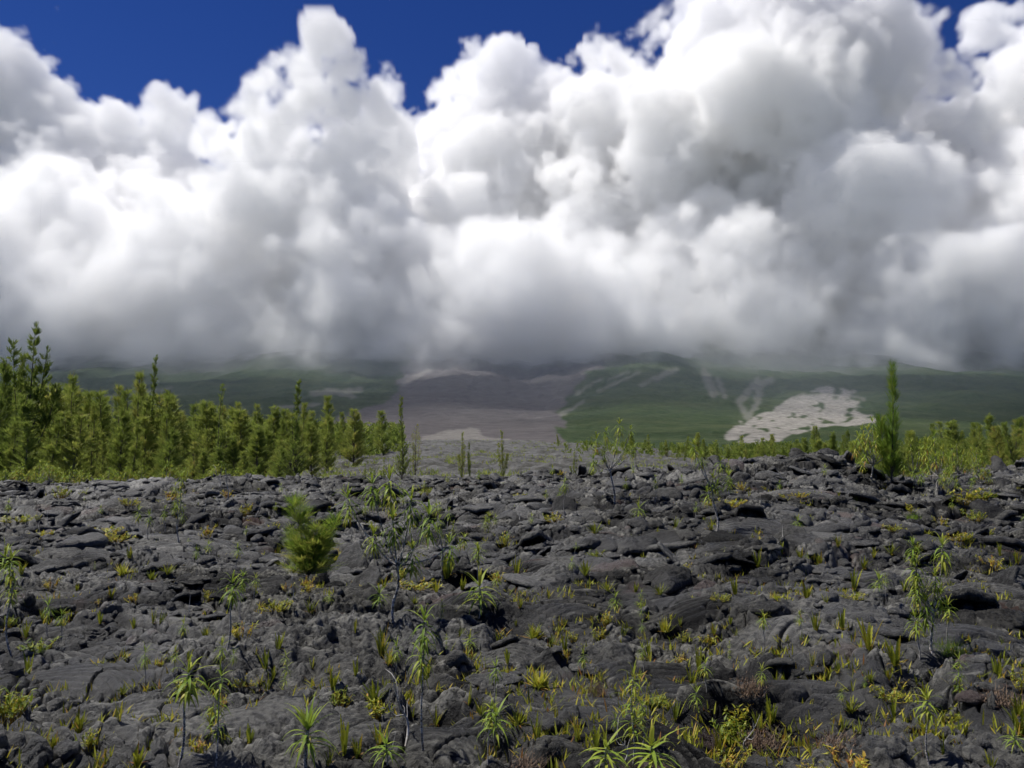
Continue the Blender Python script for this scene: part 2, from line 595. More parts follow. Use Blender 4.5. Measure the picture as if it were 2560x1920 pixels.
HOLLOWS = [(2296, 1770, .16, .22, .4, .42), (880, 1600, .30, .17, -.5, .38), (1150, 1445, .8, .24, .1, .42), (1545, 1375, .9, .3, .2, .5),
           (640, 1425, 1.3, .16, .05, .4), (330, 1395, .6, .2, 0, .4), (100, 1780, .22, .12, .5, .3), (1400, 1660, .3, .14, 0, .3),
           (2200, 1450, .5, .25, -.2, .35), (1110, 1790, .3, .12, -.5, .3), (2150, 1240, 1.2, .5, 0, .5), (1845, 1720, .3, .2, .2, .35),
           (790, 1660, .16, .1, 0, .25), (620, 1690, .3, .12, .1, .28), (1495, 1480, .35, .18, .1, .35)]
ROPES = [(1640, 1715, .42, .62, .15, .11), (2235, 1790, .34, .42, .6, .10), (2480, 1540, .5, .75, -.35, .11), (2150, 1475, .4, .5, .1, .11), (120, 1528, .5, .7, .5, .10),
         (1085, 1880, .34, .34, -.3, .07), (882, 1835, .2, .36, .2, .06), (832, 1712, .22, .26, 0, .07), (1890, 1400, .7, 1., -.6, .14), (1740, 1592, .5, .5, 0, .11),
         (470, 1385, 1.2, 1., .2, .15), (2010, 1312, 1.2, 1.2, -.5, .16), (1430, 1562, .55, .5, .3, .10), (1665, 1870, .4, .36, 0, .08), (200, 1425, .8, .7, .3, .13), (2290, 1265, 1.3, 1.3, .4, .18),
         (1050, 1340, 1.2, 1.1, .1, .16), (1350, 1445, .8, .7, .2, .13), (1960, 1655, .45, .5, .5, .10), (420, 1775, .42, .42, .2, .085), (640, 1780, .36, .4, -.2, .08), (1250, 1652, .36, .4, .1, .09),
         (2425, 1690, .45, .5, -.4, .10), (1990, 1800, .4, .45, .3, .085), (250, 1690, .5, .42, -.2, .09), (1480, 1800, .36, .4, -.4, .08), (1180, 1540, .5, .5, .4, .11), (700, 1500, .5, .6, -.3, .11)]
ROPE_AT = []
LX, LY, LH, LICH, RUST, FAR, LOC = build_lava()
print('lava', LX.shape, time.time() - T0)

m = Nodes('basalt_skin')
geo = m.n('ShaderNodeNewGeometry').outputs['Position']
n1, n2, n3 = m.noise(3.1, 6, .6, geo), m.noise(22, 6, .65, geo), m.noise(.55, 3, .5, geo)
col = m.ramp(m.math('ADD', n1, m.math('MULTIPLY', m.attr('tone'), .5), clamp=True), [(.26, (.0030, .0030, .0031)), (.52, (.0068, .0067, .0069)), (.74, (.040, .039, .037))])
col = m.mix(m.ramp(n2, [(.35, (0, 0, 0)), (.75, (.55, .55, .55))]), col, (.030, .0295, .028))
col = m.mix(m.math('MULTIPLY', m.attr('rust'), m.math('MULTIPLY', n2, .9)), col, (.07, .036, .028))
lf = m.math('MULTIPLY', m.attr('lichen'), m.ramp(n2, [(.38, (0, 0, 0)), (.58, (1, 1, 1))]), clamp=True)
col = m.mix(lf, col, (.17, .165, .145))
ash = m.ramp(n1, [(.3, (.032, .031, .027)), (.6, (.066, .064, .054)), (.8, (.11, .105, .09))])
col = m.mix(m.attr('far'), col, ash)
m.l(col, m.b.inputs['Base Color'])
m.l(m.ramp(n1, [(.3, (.36, .36, .36)), (.7, (.66, .66, .66))]), m.b.inputs['Roughness'])
m.l(m.ramp(n3, [(.42, (.06, .06, .06)), (.62, (.6, .6, .6))]), m.b.inputs['Specular IOR Level'])
bp = m.n('ShaderNodeBump', i_Strength=.8, i_Distance=.04)
m.l(m.math('ADD', n2, m.math('MULTIPLY', m.noise(75, 4, .7, geo), .45)), bp.inputs['Height'])
m.l(bp.outputs[0], m.b.inputs['Normal'])
M_LAVA = m.m
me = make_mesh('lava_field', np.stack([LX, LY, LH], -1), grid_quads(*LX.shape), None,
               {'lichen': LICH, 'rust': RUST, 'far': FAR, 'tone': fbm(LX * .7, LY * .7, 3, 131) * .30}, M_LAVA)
link('ground', me, kind='structure')


def ground_at(px, py):
    """the first point of the lava that the line of sight through a photo pixel meets"""
    r = ray(px, py)
    t, s = r[0] / r[1], r[2] / r[1]
    c = int(np.argmin(np.abs(TT - t)))
    hit = np.nonzero(LH[:, c] >= CAMZ + s * DD)[0]
    k = hit[0] if len(hit) else int(np.argmax((LH[:, c] - CAMZ) / DD * (DD < 60)))
    return float(TT[c] * DD[k]), float(DD[k]), float(LH[k, c])


def ground_z(x, y):
    c = int(np.argmin(np.abs(TT - x / y)))
    k = int(np.argmin(np.abs(DD - y)))
    return float(LH[k, c])


# ------------------------------------------------------------------ the volcano's slopes
def in_poly(px, py, poly):
    r = np.zeros(px.shape, bool)
    n = len(poly)
    for i in range(n):
        (x1, y1), (x2, y2) = poly[i], poly[(i + 1) % n]
        if y1 == y2:
            continue
        r ^= ((y1 > py) != (y2 > py)) & (px < (x2 - x1) * (py - y1) / (y2 - y1) + x1)
    return r


def seg_dist(px, py, a, b):
    ax, ay = a
    dx, dy = b[0] - ax, b[1] - ay
    t = np.clip(((px - ax) * dx + (py - ay) * dy) / (dx * dx + dy * dy), 0, 1)
    return np.hypot(px - ax - t * dx, (py - ay - t * dy))


def build_mountain():
    t1 = np.arange(-.75, .7501, .0016)
    t2 = np.arange(.76, 1.8, .012)
    tt = np.concatenate([-t2[::-1], t1, t2])
    dd = np.exp(np.arange(math.log(340), math.log(6500), .0055))
    t, d = np.meshgrid(tt, dd)
    X, Y = t * d, d
    kd = [340, 450, 600, 900, 1500, 2300, 2900, 3300, 3800, 5000, 7000]
    kh = [-9, -6, 1, 19, 60, 165, 290, 420, 620, 950, 1000]
    Z = np.interp(d + 60 * fbm(X / 700, Y / 700, 3, 201), kd, kh)
    amp = np.clip((d - 500) / 1800, 0, 1)
    rid = fbm(X / 420 + .3 * fbm(X / 300, Y / 300, 2, 206), Y / 1500, 4, 203)
    Z = Z + amp * (15 * amp * rid + 10 * amp * fbm(X / 110, Y / 220, 4, 204)) + (.4 + 1.1 * amp) * fbm(X / 24, Y / 24, 3, 205)
    # the shoulder between the dark flow and the green spur on its right
    px, py = project(X, Y, Z)
    spur = np.exp(-((px - 1650) / 170) ** 2) * np.clip((d - 1100) / 1100, 0, 1) * 26
    gully = np.exp(-((px - 1330) / 110) ** 2) * np.clip((d - 1000) / 1200, 0, 1) * 14
    Z = Z + spur - gully
    px, py = project(X, Y, Z)
    qx, qy = px + 24 * fbm(px / 50, py / 26, 4, 211), py + 7 * fbm(px / 60, py / 30, 4, 212)
    dark = in_poly(qx, qy, [(1035, 870), (1010, 935), (985, 975), (955, 1010), (870, 1030), (830, 1060), (880, 1140), (1410, 1140), (1402, 1085),
                            (1398, 1050), (1420, 1010), (1440, 960), (1500, 915), (1560, 870)])
    pale = in_poly(qx, qy, [(1815, 1085), (1850, 1058), (1900, 1032), (1960, 1006), (2010, 984), (2055, 968), (2115, 972), (2140, 1000), (2150, 1030),
                            (2190, 1052), (2130, 1062), (2060, 1066), (2010, 1076), (1960, 1102), (1900, 1112), (1820, 1108)])
    mid = in_poly(qx, qy, [(1070, 1090), (1120, 1082), (1180, 1068), (1220, 1086), (1260, 1102), (1040, 1108)])
    islands = fbm(px / 34, py / 15, 3, 213) > .45
    pale &= ~islands
    sx, sy = px + 5 * fbm(px / 18, py / 9, 3, 214), py + 3 * fbm(px / 18, py / 9, 3, 215)
    thin = np.zeros(px.shape)
    for (a, b, w) in [((1495, 978), (1600, 930), 4), ((1400, 1038), (1458, 1004), 5), ((1440, 985), (1500, 948), 4), ((1520, 950), (1570, 930), 3),
                      ((1600, 965), (1665, 930), 5), ((1640, 945), (1690, 925), 7), ((1760, 930), (1785, 985), 11), ((1795, 950), (1812, 990), 7),
                      ((1895, 950), (1848, 1005), 9), ((1848, 1005), (1868, 1045), 7), ((1900, 955), (1895, 1005), 10), ((1895, 1005), (1872, 1045), 7),
                      ((1930, 950), (1890, 965), 9), ((1010, 960), (1080, 920), 6), ((190, 1000), (280, 992), 4), ((280, 992), (430, 970), 3),
                      ((780, 985), (900, 975), 7), ((820, 975), (880, 990), 8), ((690, 1020), (800, 1010), 4), ((2120, 985), (2160, 1000), 3)]:  # broad strokes left of the dark flow paint a sunlit spot into the colour
        thin = np.maximum(thin, 1 - sstep(w * .6, w * 1.3, seg_dist(sx, sy, a, b)))
    pale = np.maximum(pale * 1.0, mid * .55)
    cov = np.stack([dark * 1., pale, thin], 0)
    cov = np.stack([box_blur(c, 1) for c in cov])
    me = make_mesh('volcano_slopes', np.stack([X, Y, Z], -1), grid_quads(*X.shape), None,
                   {'dark_flow': cov[0], 'pale_flow': cov[1], 'thin_flow_lit_patch': cov[2]}, M_SLOPE)
    link('terrain', me, kind='structure')


m = Nodes('volcano_slope')
geo = m.n('ShaderNodeNewGeometry').outputs['Position']
na, nb, nc = m.noise(.012, 5, .6, geo), m.noise(.09, 5, .65, geo), m.noise(.03, 5, .6, geo)
green = m.ramp(nb, [(.3, (.012, .024, .010)), (.55, (.030, .048, .019)), (.8, (.058, .076, .032))])
green = m.mix(m.ramp(na, [(.45, (0, 0, 0)), (.7, (.5, .5, .5))]), green, (.075, .085, .04))
dark = m.ramp(nc, [(.3, (.060, .055, .056)), (.6, (.092, .084, .084)), (.8, (.13, .122, .118))])
pale = m.ramp(nb, [(.3, (.10, .096, .082)), (.5, (.20, .19, .168)), (.75, (.32, .30, .27))])
col = m.mix(m.attr('dark_flow'), green, dark)
col = m.mix(m.math('MULTIPLY', m.attr('thin_flow_lit_patch'), .5), col, (.19, .18, .165))
col = m.mix(m.attr('pale_flow'), col, pale)
m.l(col, m.b.inputs['Base Color'])
m.b.inputs['Roughness'].default_value = .95
m.b.inputs['Specular IOR Level'].default_value = .1
bp = m.n('ShaderNodeBump', i_Strength=.6, i_Distance=6.)
m.l(nb, bp.inputs['Height'])
m.l(bp.outputs[0], m.b.inputs['Normal'])
M_SLOPE = m.m
build_mountain()
m = Nodes('plain_scrub')
m.l(m.ramp(m.noise(.02, 6, .6, m.n('ShaderNodeNewGeometry').outputs['Position']), [(.3, (.03, .045, .015)), (.7, (.07, .08, .035))]), m.b.inputs['Base Color'])
m.b.inputs['Roughness'].default_value = 1
gx = np.linspace(-14000, 14000, 41)
gX, gY = np.meshgrid(gx, gx)
link('plain', make_mesh('plain', np.stack([gX, gY, gX * 0 - 14], -1), grid_quads(41, 41), None, None, m.m), kind='structure')
print('mountain', time.time() - T0)

# ------------------------------------------------------------------ foliage materials
def leaf_material(name, stops, rough=.5, trans=.35, jitter=.10, spec=.4):
    m = Nodes(name)
    rnd = m.n('ShaderNodeObjectInfo').outputs['Random']
    f = m.math('ADD', m.attr('tint'), m.math('MULTIPLY_ADD', rnd, jitter * 2, -jitter), clamp=True)
    c = m.ramp(f, stops)
    m.l(c, m.b.inputs['Base Color'])
    m.b.inputs['Roughness'].default_value = rough
    m.b.inputs['Specular IOR Level'].default_value = spec
    tr = m.n('ShaderNodeBsdfTranslucent')
    m.l(c, tr.inputs[0])
    mx = m.n('ShaderNodeMixShader')
    mx.inputs[0].default_value = trans
    m.l(m.b.outputs[0], mx.inputs[1])
    m.l(tr.outputs[0], mx.inputs[2])
    m.l(mx.outputs[0], m.out.inputs[0])
    return m.m


M_STRAP = leaf_material('strap_leaf', [(0, (.08, .14, .02)), (.35, (.20, .29, .035)), (.62, (.36, .38, .05)), (.82, (.48, .40, .07)), (1, (.36, .18, .05))], spec=.2)
M_FERN = leaf_material('fern_frond', [(0, (.07, .10, .015)), (.4, (.17, .20, .02)), (.7, (.34, .34, .03)), (.88, (.42, .30, .04)), (1, (.24, .11, .03))], spec=.2)
M_GOLD = leaf_material('golden_leaf', [(0, (.12, .18, .02)), (.35, (.28, .32, .03)), (.65, (.48, .42, .04)), (.85, (.50, .32, .04)), (1, (.35, .14, .03))])
M_NEEDLE = leaf_material('casuarina_needle', [(0, (.11, .16, .03)), (.4, (.235, .295, .055)), (.75, (.35, .375, .08)), (1, (.38, .29, .09))], .6, .5, .14, .2)
M_YOUNG = leaf_material('young_needle', [(0, (.09, .17, .025)), (.4, (.19, .30, .04)), (.75, (.33, .37, .06)), (1, (.40, .34, .08))], .6, .68, .05, .2)
M_DRY = leaf_material('dry_twig', [(0, (.10, .06, .04)), (.5, (.20, .14, .09)), (1, (.42, .38, .32))], .8, .1)


def bark_material(name, c1, c2, rings):
    m = Nodes(name)
    tc = m.n('ShaderNodeTexCoord').outputs['Object']
    n = m.noise(rings, 2, .6, tc)
    m.l(m.ramp(n, [(.42, c1), (.6, c2)]), m.b.inputs['Base Color'])
    m.b.inputs['Roughness'].default_value = .8
    return m.m


M_STEM = bark_material('scarred_stem', (.055, .04, .03), (.50, .48, .44), 70)
M_TRUNK = bark_material('casuarina_bark', (.045, .035, .028), (.12, .10, .085), 6)
M_PALE = bark_material('bleached_wood', (.30, .28, .25), (.50, .48, .44), 20)


# ------------------------------------------------------------------ geometry of leaves and stems
def norm(v):
    return v / np.maximum(np.linalg.norm(v, axis=-1, keepdims=True), 1e-9)


class Geo:
    def __init__(self):
        self.v, self.q, self.t, self.a, self.n = [], [], [], [], 0

    def add(self, v, q=None, t=None, tint=0.):
        v = np.asarray(v, float).reshape(-1, 3)
        self.v.append(v)
        if q is not None:
            self.q.append(np.asarray(q).reshape(-1, 4) + self.n)
        if t is not None:
            self.t.append(np.asarray(t).reshape(-1, 3) + self.n)
        self.a.append(np.broadcast_to(np.asarray(tint, float), (len(v),)))
        self.n += len(v)

    def mesh(self, name, mat):
        return make_mesh(name, np.concatenate(self.v), np.concatenate(self.q) if self.q else None,
                         np.concatenate(self.t) if self.t else None, {'tint': np.concatenate(self.a)}, mat)

    def blades(self, base, direc, length, width, droop, tint, segs=4, saw=0., fold=.25, tip=None):
        """curved strap leaves, folded along the midrib; saw makes a toothed edge like a fern frond's"""
        base, direc = np.asarray(base, float), norm(np.asarray(direc, float))
        n = len(base)
        length, width, droop, tint = (np.broadcast_to(np.asarray(x, float), (n,)) for x in (length, width, droop, tint))
        p, rows, tr = base.copy(), [], []
        for k in range(segs + 1):
            s = k / segs
            dk = norm(direc + np.array([0, 0, -1.]) * (droop * s * s)[:, None])
            side = np.cross(dk, [0, 0, 1.])
            weak = np.linalg.norm(side, axis=1) < .15
            side[weak] = np.cross(dk[weak], norm(np.stack([np.sin(tint[weak] * 40), np.cos(tint[weak] * 40), 0 * tint[weak]], -1)))
            side = norm(side)
            up = np.cross(side, dk)
            w = width * (.55 + .45 * math.sin(math.pi * min(1, s * 1.5))) * (1 - s ** 3) if tip is None else width * tip(s)
            if saw:
                w = w * (1 - saw * (k % 2))
            w = np.maximum(w, width * .04)[:, None] * .5
            rows.append(np.stack([p - side * w + up * w * fold, p, p + side * w + up * w * fold], 1))
            tr.append(np.repeat((tint + .06 * s)[:, None], 3, 1))
            p = p + dk * (length / segs)[:, None]
        V = np.stack(rows, 1)
        TI = np.stack(tr, 1)
        i = np.arange(n * (segs + 1) * 3).reshape(n, segs + 1, 3)
        q = np.stack([i[:, :-1, :-1], i[:, :-1, 1:], i[:, 1:, 1:], i[:, 1:, :-1]], -1)
        self.add(V, q, None, TI.ravel())

    def needles(self, base, direc, length, width, tint, rng, bend=.12):
        """thin needle sprays: one bent double triangle each"""
        n = len(base)
        d = norm(direc)
        side = norm(np.cross(d, rng.normal(size=(n, 3))))
        L, w = np.broadcast_to(length, (n,))[:, None], np.broadcast_to(width, (n,))[:, None]
        mid = base + d * L * .5 + np.array([0, 0, 1.]) * L * bend * .3
        end = base + d * L + np.array([0, 0, 1.]) * L * bend
        V = np.stack([base, mid - side * w * .5, mid + side * w * .5, end], 1)
        i = np.arange(n * 4).reshape(n, 4)
        self.add(V, np.stack([i[:, 0], i[:, 1], i[:, 3], i[:, 2]], -1), None, np.repeat(np.broadcast_to(tint, (n,)), 4))

    def tube(self, pts, rad, sides=6, tint=.5):
        pts = np.asarray(pts, float)
        rad = np.broadcast_to(np.asarray(rad, float), (len(pts),))
        d = norm(np.gradient(pts, axis=0))
        ref = np.array([.31, .95, .05]) if abs(d[0][1]) < .8 else np.array([1., 0, 0])
        a = norm(np.cross(d, ref))
        b = np.cross(d, a)
        an = np.arange(sides) * 2 * math.pi / sides
        V = pts[:, None] + rad[:, None, None] * (a[:, None] * np.cos(an)[None, :, None] + b[:, None] * np.sin(an)[None, :, None])
        i = np.arange(len(pts) * sides).reshape(len(pts), sides)
        j = np.roll(i, -1, 1)
        self.add(V, np.stack([i[:-1], j[:-1], j[1:], i[1:]], -1), None, tint)


def path(p0, p1, rng, wob=.04, n=6, sag=0.):
    p0, p1 = np.asarray(p0, float), np.asarray(p1, float)
    s = np.linspace(0, 1, n)[:, None]
    L = np.linalg.norm(p1 - p0)
    w = rng.normal(size=(1, 3)) * wob * L * np.sin(math.pi * s) + rng.normal(size=(1, 3)) * wob * .5 * L * np.sin(2 * math.pi * s)
    return p0 + (p1 - p0) * s + w + np.array([0, 0, sag * L]) * (s * (1 - s))


def rosette(g, top, rng, size=.16, n=26, hang=.6, yellow=.3, lean=(0, 0), width=.085):
    """a head of strap leaves: young ones up and out, older ones hanging down along the stem"""
    k = np.arange(n)
    age = k / max(1, n - 1)
    az = k * 2.39996 + rng.uniform(0, 6)
    young = age < .24
    el = np.where(young, np.radians(80 - 190 * age), np.radians(12 - 60 * hang * age)) + rng.normal(size=n) * .16
    d = np.stack([np.cos(az) * np.cos(el) + lean[0] * .3, np.sin(az) * np.cos(el) + lean[1] * .3, np.sin(el)], -1)
    base = np.asarray(top) - np.stack([0 * age, 0 * age, np.maximum(0, age - .15) * size * (.3 + .9 * hang)], -1)
    ln = size * (.6 + .5 * np.sin(math.pi * np.clip(age * .8 + .18, 0, 1))) * rng.uniform(.8, 1.2, n)
    t = np.clip(.30 + .15 * young + yellow * np.maximum(0, age - .35) * rng.uniform(.2, 1.6, n) + rng.normal(size=n) * .07, 0, 1)
    dr = np.where(young, .7 + 1.1 * hang, 1.2 + 2.6 * hang) * rng.uniform(.7, 1.3, n)
    g.blades(base, d, ln, size * width * rng.uniform(.9, 1.4, n), dr, t, 6)


class Kind:
    """a set of meshes; every plant placed gets objects of its own that share them"""
    def __init__(self, name, cat, parts, size, group):
        self.name, self.cat, self.parts, self.size, self.group = name, cat, parts, size, group


PLACED = []          # everything placed, for the labels: dict(obj, px, py, h, phrase, ...)


def place(kind, loc, h, label=None, phrase=None, rot=None, px=None, py=None, hpx=0, wide=1., lean=0., group=None):
    s = h / kind.size
    rot = rng_p.uniform(0, 6.283) if rot is None else rot
    if len(kind.parts) == 1 and kind.parts[0][0] is None:
        o = link(kind.name, kind.parts[0][1])
    else:
        o = link(kind.name, None)
        o.empty_display_size = .1
        for (pn, me, sub) in kind.parts:
            c = link(pn, me, o)
            for (sn, sm) in sub:
                link(sn, sm, c)
    o.location = loc
    o.rotation_euler = (lean, 0, rot) if lean == 0 else (0, lean, rot)
    o.scale = (s * wide, s * wide, s)
    o['category'] = kind.cat
    PLACED.append(dict(o=o, px=px, py=py, h=hpx, label=label, phrase=phrase or kind.name.replace('_', ' '), group=group or kind.group, y=loc[1]))
    return o


rng_p = np.random.default_rng(2024)


def at(kind, px, base, top, label=None, phrase=None, sink=.015, **kw):
    """stand a plant on the lava where the photo shows its foot, as tall as the photo shows it"""
    x, y, z = ground_at(px, base)
    h = (base - top) / F * y
    return place(kind, (x, y, z - sink), h + sink, label, phrase, px=px, py=base, hpx=base - top, **kw)


# ---- sword ferns
def fern_kind(seed, n, spread, yellow):
    r = np.random.default_rng(seed)
    g = Geo()
    az = r.uniform(0, 6.283, n)
    el = np.radians(r.uniform(90 - spread, 89, n))
    d = np.stack([np.cos(az) * np.cos(el), np.sin(az) * np.cos(el), np.sin(el)], -1)
    b = np.stack([r.normal(size=n) * .05 + np.cos(az) * .03, r.normal(size=n) * .04 + np.sin(az) * .03, np.zeros(n)], -1)
    g.blades(b, d, r.uniform(.55, 1.05, n), r.uniform(.10, .14, n), r.uniform(.0, .5, n), np.clip(yellow + r.normal(size=n) * .16, 0, 1), 14, .5, .3,
             lambda s: (.35 + .65 * min(1, s * 3)) * (1 - .75 * s ** 3))
    m = max(2, n // 3)                                    # dead fronds lying at the foot
    az = r.uniform(0, 6.283, m)
    g.blades(np.zeros((m, 3)) + [0, 0, .06], np.stack([np.cos(az), np.sin(az), .6 + 0 * az], -1), r.uniform(.3, .5, m), .06, 1.6, .93, 6, .4)
    return Kind('sword_fern', 'fern', [(None, g.mesh('sword_fern', M_FERN), [])], 1.0, 'sword ferns growing in the lava cracks')


FERN = [fern_kind(1, 9, 30, .38), fern_kind(2, 14, 38, .45), fern_kind(3, 6, 18, .5), fern_kind(4, 18, 50, .35), fern_kind(5, 11, 34, .62), fern_kind(6, 5, 22, .45)]


# ---- golden leafy tufts
def gold_kind(seed, n, flat, yellow):
    r = np.random.default_rng(seed)
    g = Geo()
    for k in range(n):
        a, q = r.uniform(0, 6.283), r.uniform(0, .5) ** .7
        h = r.uniform(.25, .95) * (1 - flat * .5)
        top = np.array([math.cos(a) * q * (1 + flat), math.sin(a) * q * (1 + flat), h])
        g.tube(path([top[0] * .35, top[1] * .35, 0], top, r, .06, 4), [.016, .013, .01, .006], 4, .75)
        m = 10
        an = r.uniform(0, 6.283, m)
        s = r.uniform(.35, 1, m)[:, None]
        b = np.array([top[0] * .35, top[1] * .35, 0]) * (1 - s) + top * s
        el = r.uniform(-.2, 1.2, m)
        d = np.stack([np.cos(an) * np.cos(el), np.sin(an) * np.cos(el), np.sin(el)], -1)
        g.blades(b, d, r.uniform(.14, .27, m), r.uniform(.05, .08, m), r.uniform(.1, .9, m), np.clip(yellow - .06 + r.normal(size=m) * .18 + r.normal() * .12, 0, 1), 4)
    return Kind('golden_tuft', 'plant', [(None, g.mesh('golden_tuft', M_GOLD), [])], .95, 'golden leafy tufts on the lava')


GOLD = [gold_kind(11, 16, 0, .35), gold_kind(12, 24, .7, .5), gold_kind(13, 12, .2, .72), gold_kind(14, 20, .3, .2)]


def spiky_kind(seed, n=60):
    r = np.random.default_rng(seed)
    g = Geo()
    az = r.uniform(0, 6.283, n)
    el = np.arccos(r.uniform(.05, 1, n) ** .8)
    el = math.pi / 2 - el * .95
    d = np.stack([np.cos(az) * np.cos(el), np.sin(az) * np.cos(el), np.sin(el)], -1)
    g.blades(r.normal(size=(n, 3)) * [.12, .12, 0], d, r.uniform(.55, 1, n), .085, r.uniform(0, .5, n), np.clip(.36 + r.normal(size=n) * .14 + .35 * (el < .35), 0, 1), 4)
    return Kind('spiky_tussock', 'plant', [(None, g.mesh('spiky_tussock', M_GOLD), [])], .92, 'spiky yellow-green tussocks')


SPIKY = [spiky_kind(21), spiky_kind(22, 44)]


def grass_kind(seed, n=170):
    r = np.random.default_rng(seed)
    g = Geo()
    az, el = r.uniform(0, 6.283, n), r.uniform(.5, 1.55, n)
    d = np.stack([np.cos(az) * np.cos(el), np.sin(az) * np.cos(el), np.sin(el)], -1)
    g.blades(r.normal(size=(n, 3)) * [.3, .2, 0], d, r.uniform(.5, 1, n), .022, r.uniform(.1, .9, n), np.clip(.35 + r.normal(size=n) * .15, 0, 1), 4)
    return Kind('grass_tussock', 'grass', [(None, g.mesh('grass_tussock', M_YOUNG), [])], .9, 'grass tussocks')


GRASS = [grass_kind(25)]


# ---- seedlings with one head of strap leaves on a thin scarred stem
def seedling_kind(seed, heads, hang, stem_r=.012, n=26, size=.36, yellow=.4, lean=.05):
    """heads: list of (height fraction, side offset)"""
    r = np.random.default_rng(seed)
    parts = []
    top = max(h for h, _ in heads)
    a = r.uniform(0, 6.283)
    st = Geo()
    tip = np.array([math.cos(a) * lean, math.sin(a) * lean, top * .97])
    main = path([0, 0, 0], tip, r, .035, 9)
    st.tube(main, np.linspace(stem_r, stem_r * .55, 9), 6)
    pos = []
    for (h, off) in heads:
        c = main[int(round(h / top * 8))]
        an = r.uniform(0, 6.283)
        p = c + np.array([math.cos(an) * off, math.sin(an) * off, 0])
        if off > .03:
            st.tube(path(c - [0, 0, off * 1.2], p, r, .05, 5), stem_r * .5, 5)
        pos.append(p)
    parts.append(('stem', st.mesh('stem', M_STEM), []))
    for p in pos:
        g = Geo()
        rosette(g, p + [0, 0, .02], r, size * r.uniform(.85, 1.1), n, hang, yellow)
        parts.append(('leaf_rosette', g.mesh('leaf_rosette', M_STRAP), []))
    return Kind('strap_leaf_seedling', 'seedling', parts, 1.08, 'slender seedlings with drooping strap leaves')


SEED = {
    'long': seedling_kind(31, [(1, 0)], 1.05, .011, 34, .21, .55),
    'short': seedling_kind(32, [(1, 0)], .9, .016, 28, .35, .4),
    'two': seedling_kind(33, [(1, 0), (.72, .02)], 1.05, .010, 30, .19, .45),
    'bare': seedling_kind(34, [(1, 0)], .45, .008, 20, .22, .3),
    'low': seedling_kind(35, [(1, 0)], .35, .03, 26, .85, .2, .02),
    'stack': seedling_kind(36, [(1, 0), (.75, .02), (.5, .03)], .55, .010, 18, .24, .45),
    'three': seedling_kind(37, [(1, .02), (.85, .16), (.7, .14)], .7, .012, 24, .28, .5, .1),
}


def big_rosette_kind(seed):
    r = np.random.default_rng(seed)
    g, st, tail = Geo(), Geo(), Geo()
    st.tube(path([0, 0, 0], [.02, 0, .60], r, .02, 7), np.linspace(.03, .022, 7), 8)
    n = 15
    az = np.arange(n) * 2.4 + .4
    el = np.radians(r.uniform(30, 78, n))
    d = np.stack([np.cos(az) * np.cos(el), np.sin(az) * np.cos(el), np.sin(el)], -1)
    g.blades(np.zeros((n, 3)) + [.02, 0, .60], d, r.uniform(.36, .52, n), .048, r.uniform(.3, 1.3, n), r.uniform(.24, .42, n), 8)
    n = 16
    az = np.arange(n) * 2.4
    el = np.radians(r.uniform(-40, 25, n))
    d = np.stack([np.cos(az) * np.cos(el), np.sin(az) * np.cos(el), np.sin(el)], -1)
    g.blades(np.stack([0 * az + .02, 0 * az, r.uniform(.40, .58, n)], -1), d, r.uniform(.36, .56, n), .042, r.uniform(1.4, 3.0, n), r.uniform(.18, .36, n), 9)
    n = 22                                                 # shrivelled pale leaves left on the stem
    az = r.uniform(0, 6.283, n)
    tail.blades(np.stack([np.cos(az) * .03 + .02, np.sin(az) * .03, r.uniform(.2, .55, n)], -1), np.stack([np.cos(az), np.sin(az), .2 + 0 * az], -1), r.uniform(.10, .26, n), .016,
                r.uniform(1, 3, n), r.uniform(.66, .86, n), 6)
    return Kind('strap_leaf_seedling', 'seedling', [('stem', st.mesh('stem', M_STEM), []), ('leaf_rosette', g.mesh('leaf_rosette', M_STRAP), []),
                                                    ('withered_leaves', tail.mesh('withered_leaves', M_STRAP), [])], 1.08, 'slender seedlings with drooping strap leaves')


BIGROS = big_rosette_kind(41)


# ---- forked shrubs: a bare stem that forks into limbs, each with its own leaf heads
def shrub_kind(seed, fork, tips, size, n=24, hang=.7, yellow=.45, stem_r=.016, mat=None):
    """fork: height of the fork; tips: (side, depth, height) of the heads, in units of the shrub's height"""
    r = np.random.default_rng(seed)
    st = Geo()
    f = np.array([r.uniform(-.05, .05), r.uniform(-.04, .04), fork])
    st.tube(path([0, 0, 0], f, r, .05, 7), np.linspace(stem_r * 1.15, stem_r * .85, 7), 7)
    parts = []
    heads = []
    for (a, b, h) in tips:
        p = np.array([a, b, h])
        mid = f + (p - f) * .45 + np.array([(p[0] - f[0]) * .22, (p[1] - f[1]) * .2, -.04])
        s = np.linspace(0, 1, 8)[:, None]
        c = (1 - s) ** 2 * f + 2 * s * (1 - s) * mid + s ** 2 * p
        st.tube(c, np.linspace(stem_r * .7, stem_r * .3, 8), 5)
        g = Geo()
        rosette(g, p + [0, 0, .02], r, size * r.uniform(.8, 1.2), n, hang, yellow * r.uniform(.5, 1.5))
        heads.append(('leaf_rosette', g.mesh('leaf_rosette', mat or M_STRAP), []))
    return [('stem', st.mesh('stem', M_STEM), [])] + heads


def shrub(name, parts):
    return Kind(name, 'shrub', parts, 1.0, 'forked strap leaf shrubs')


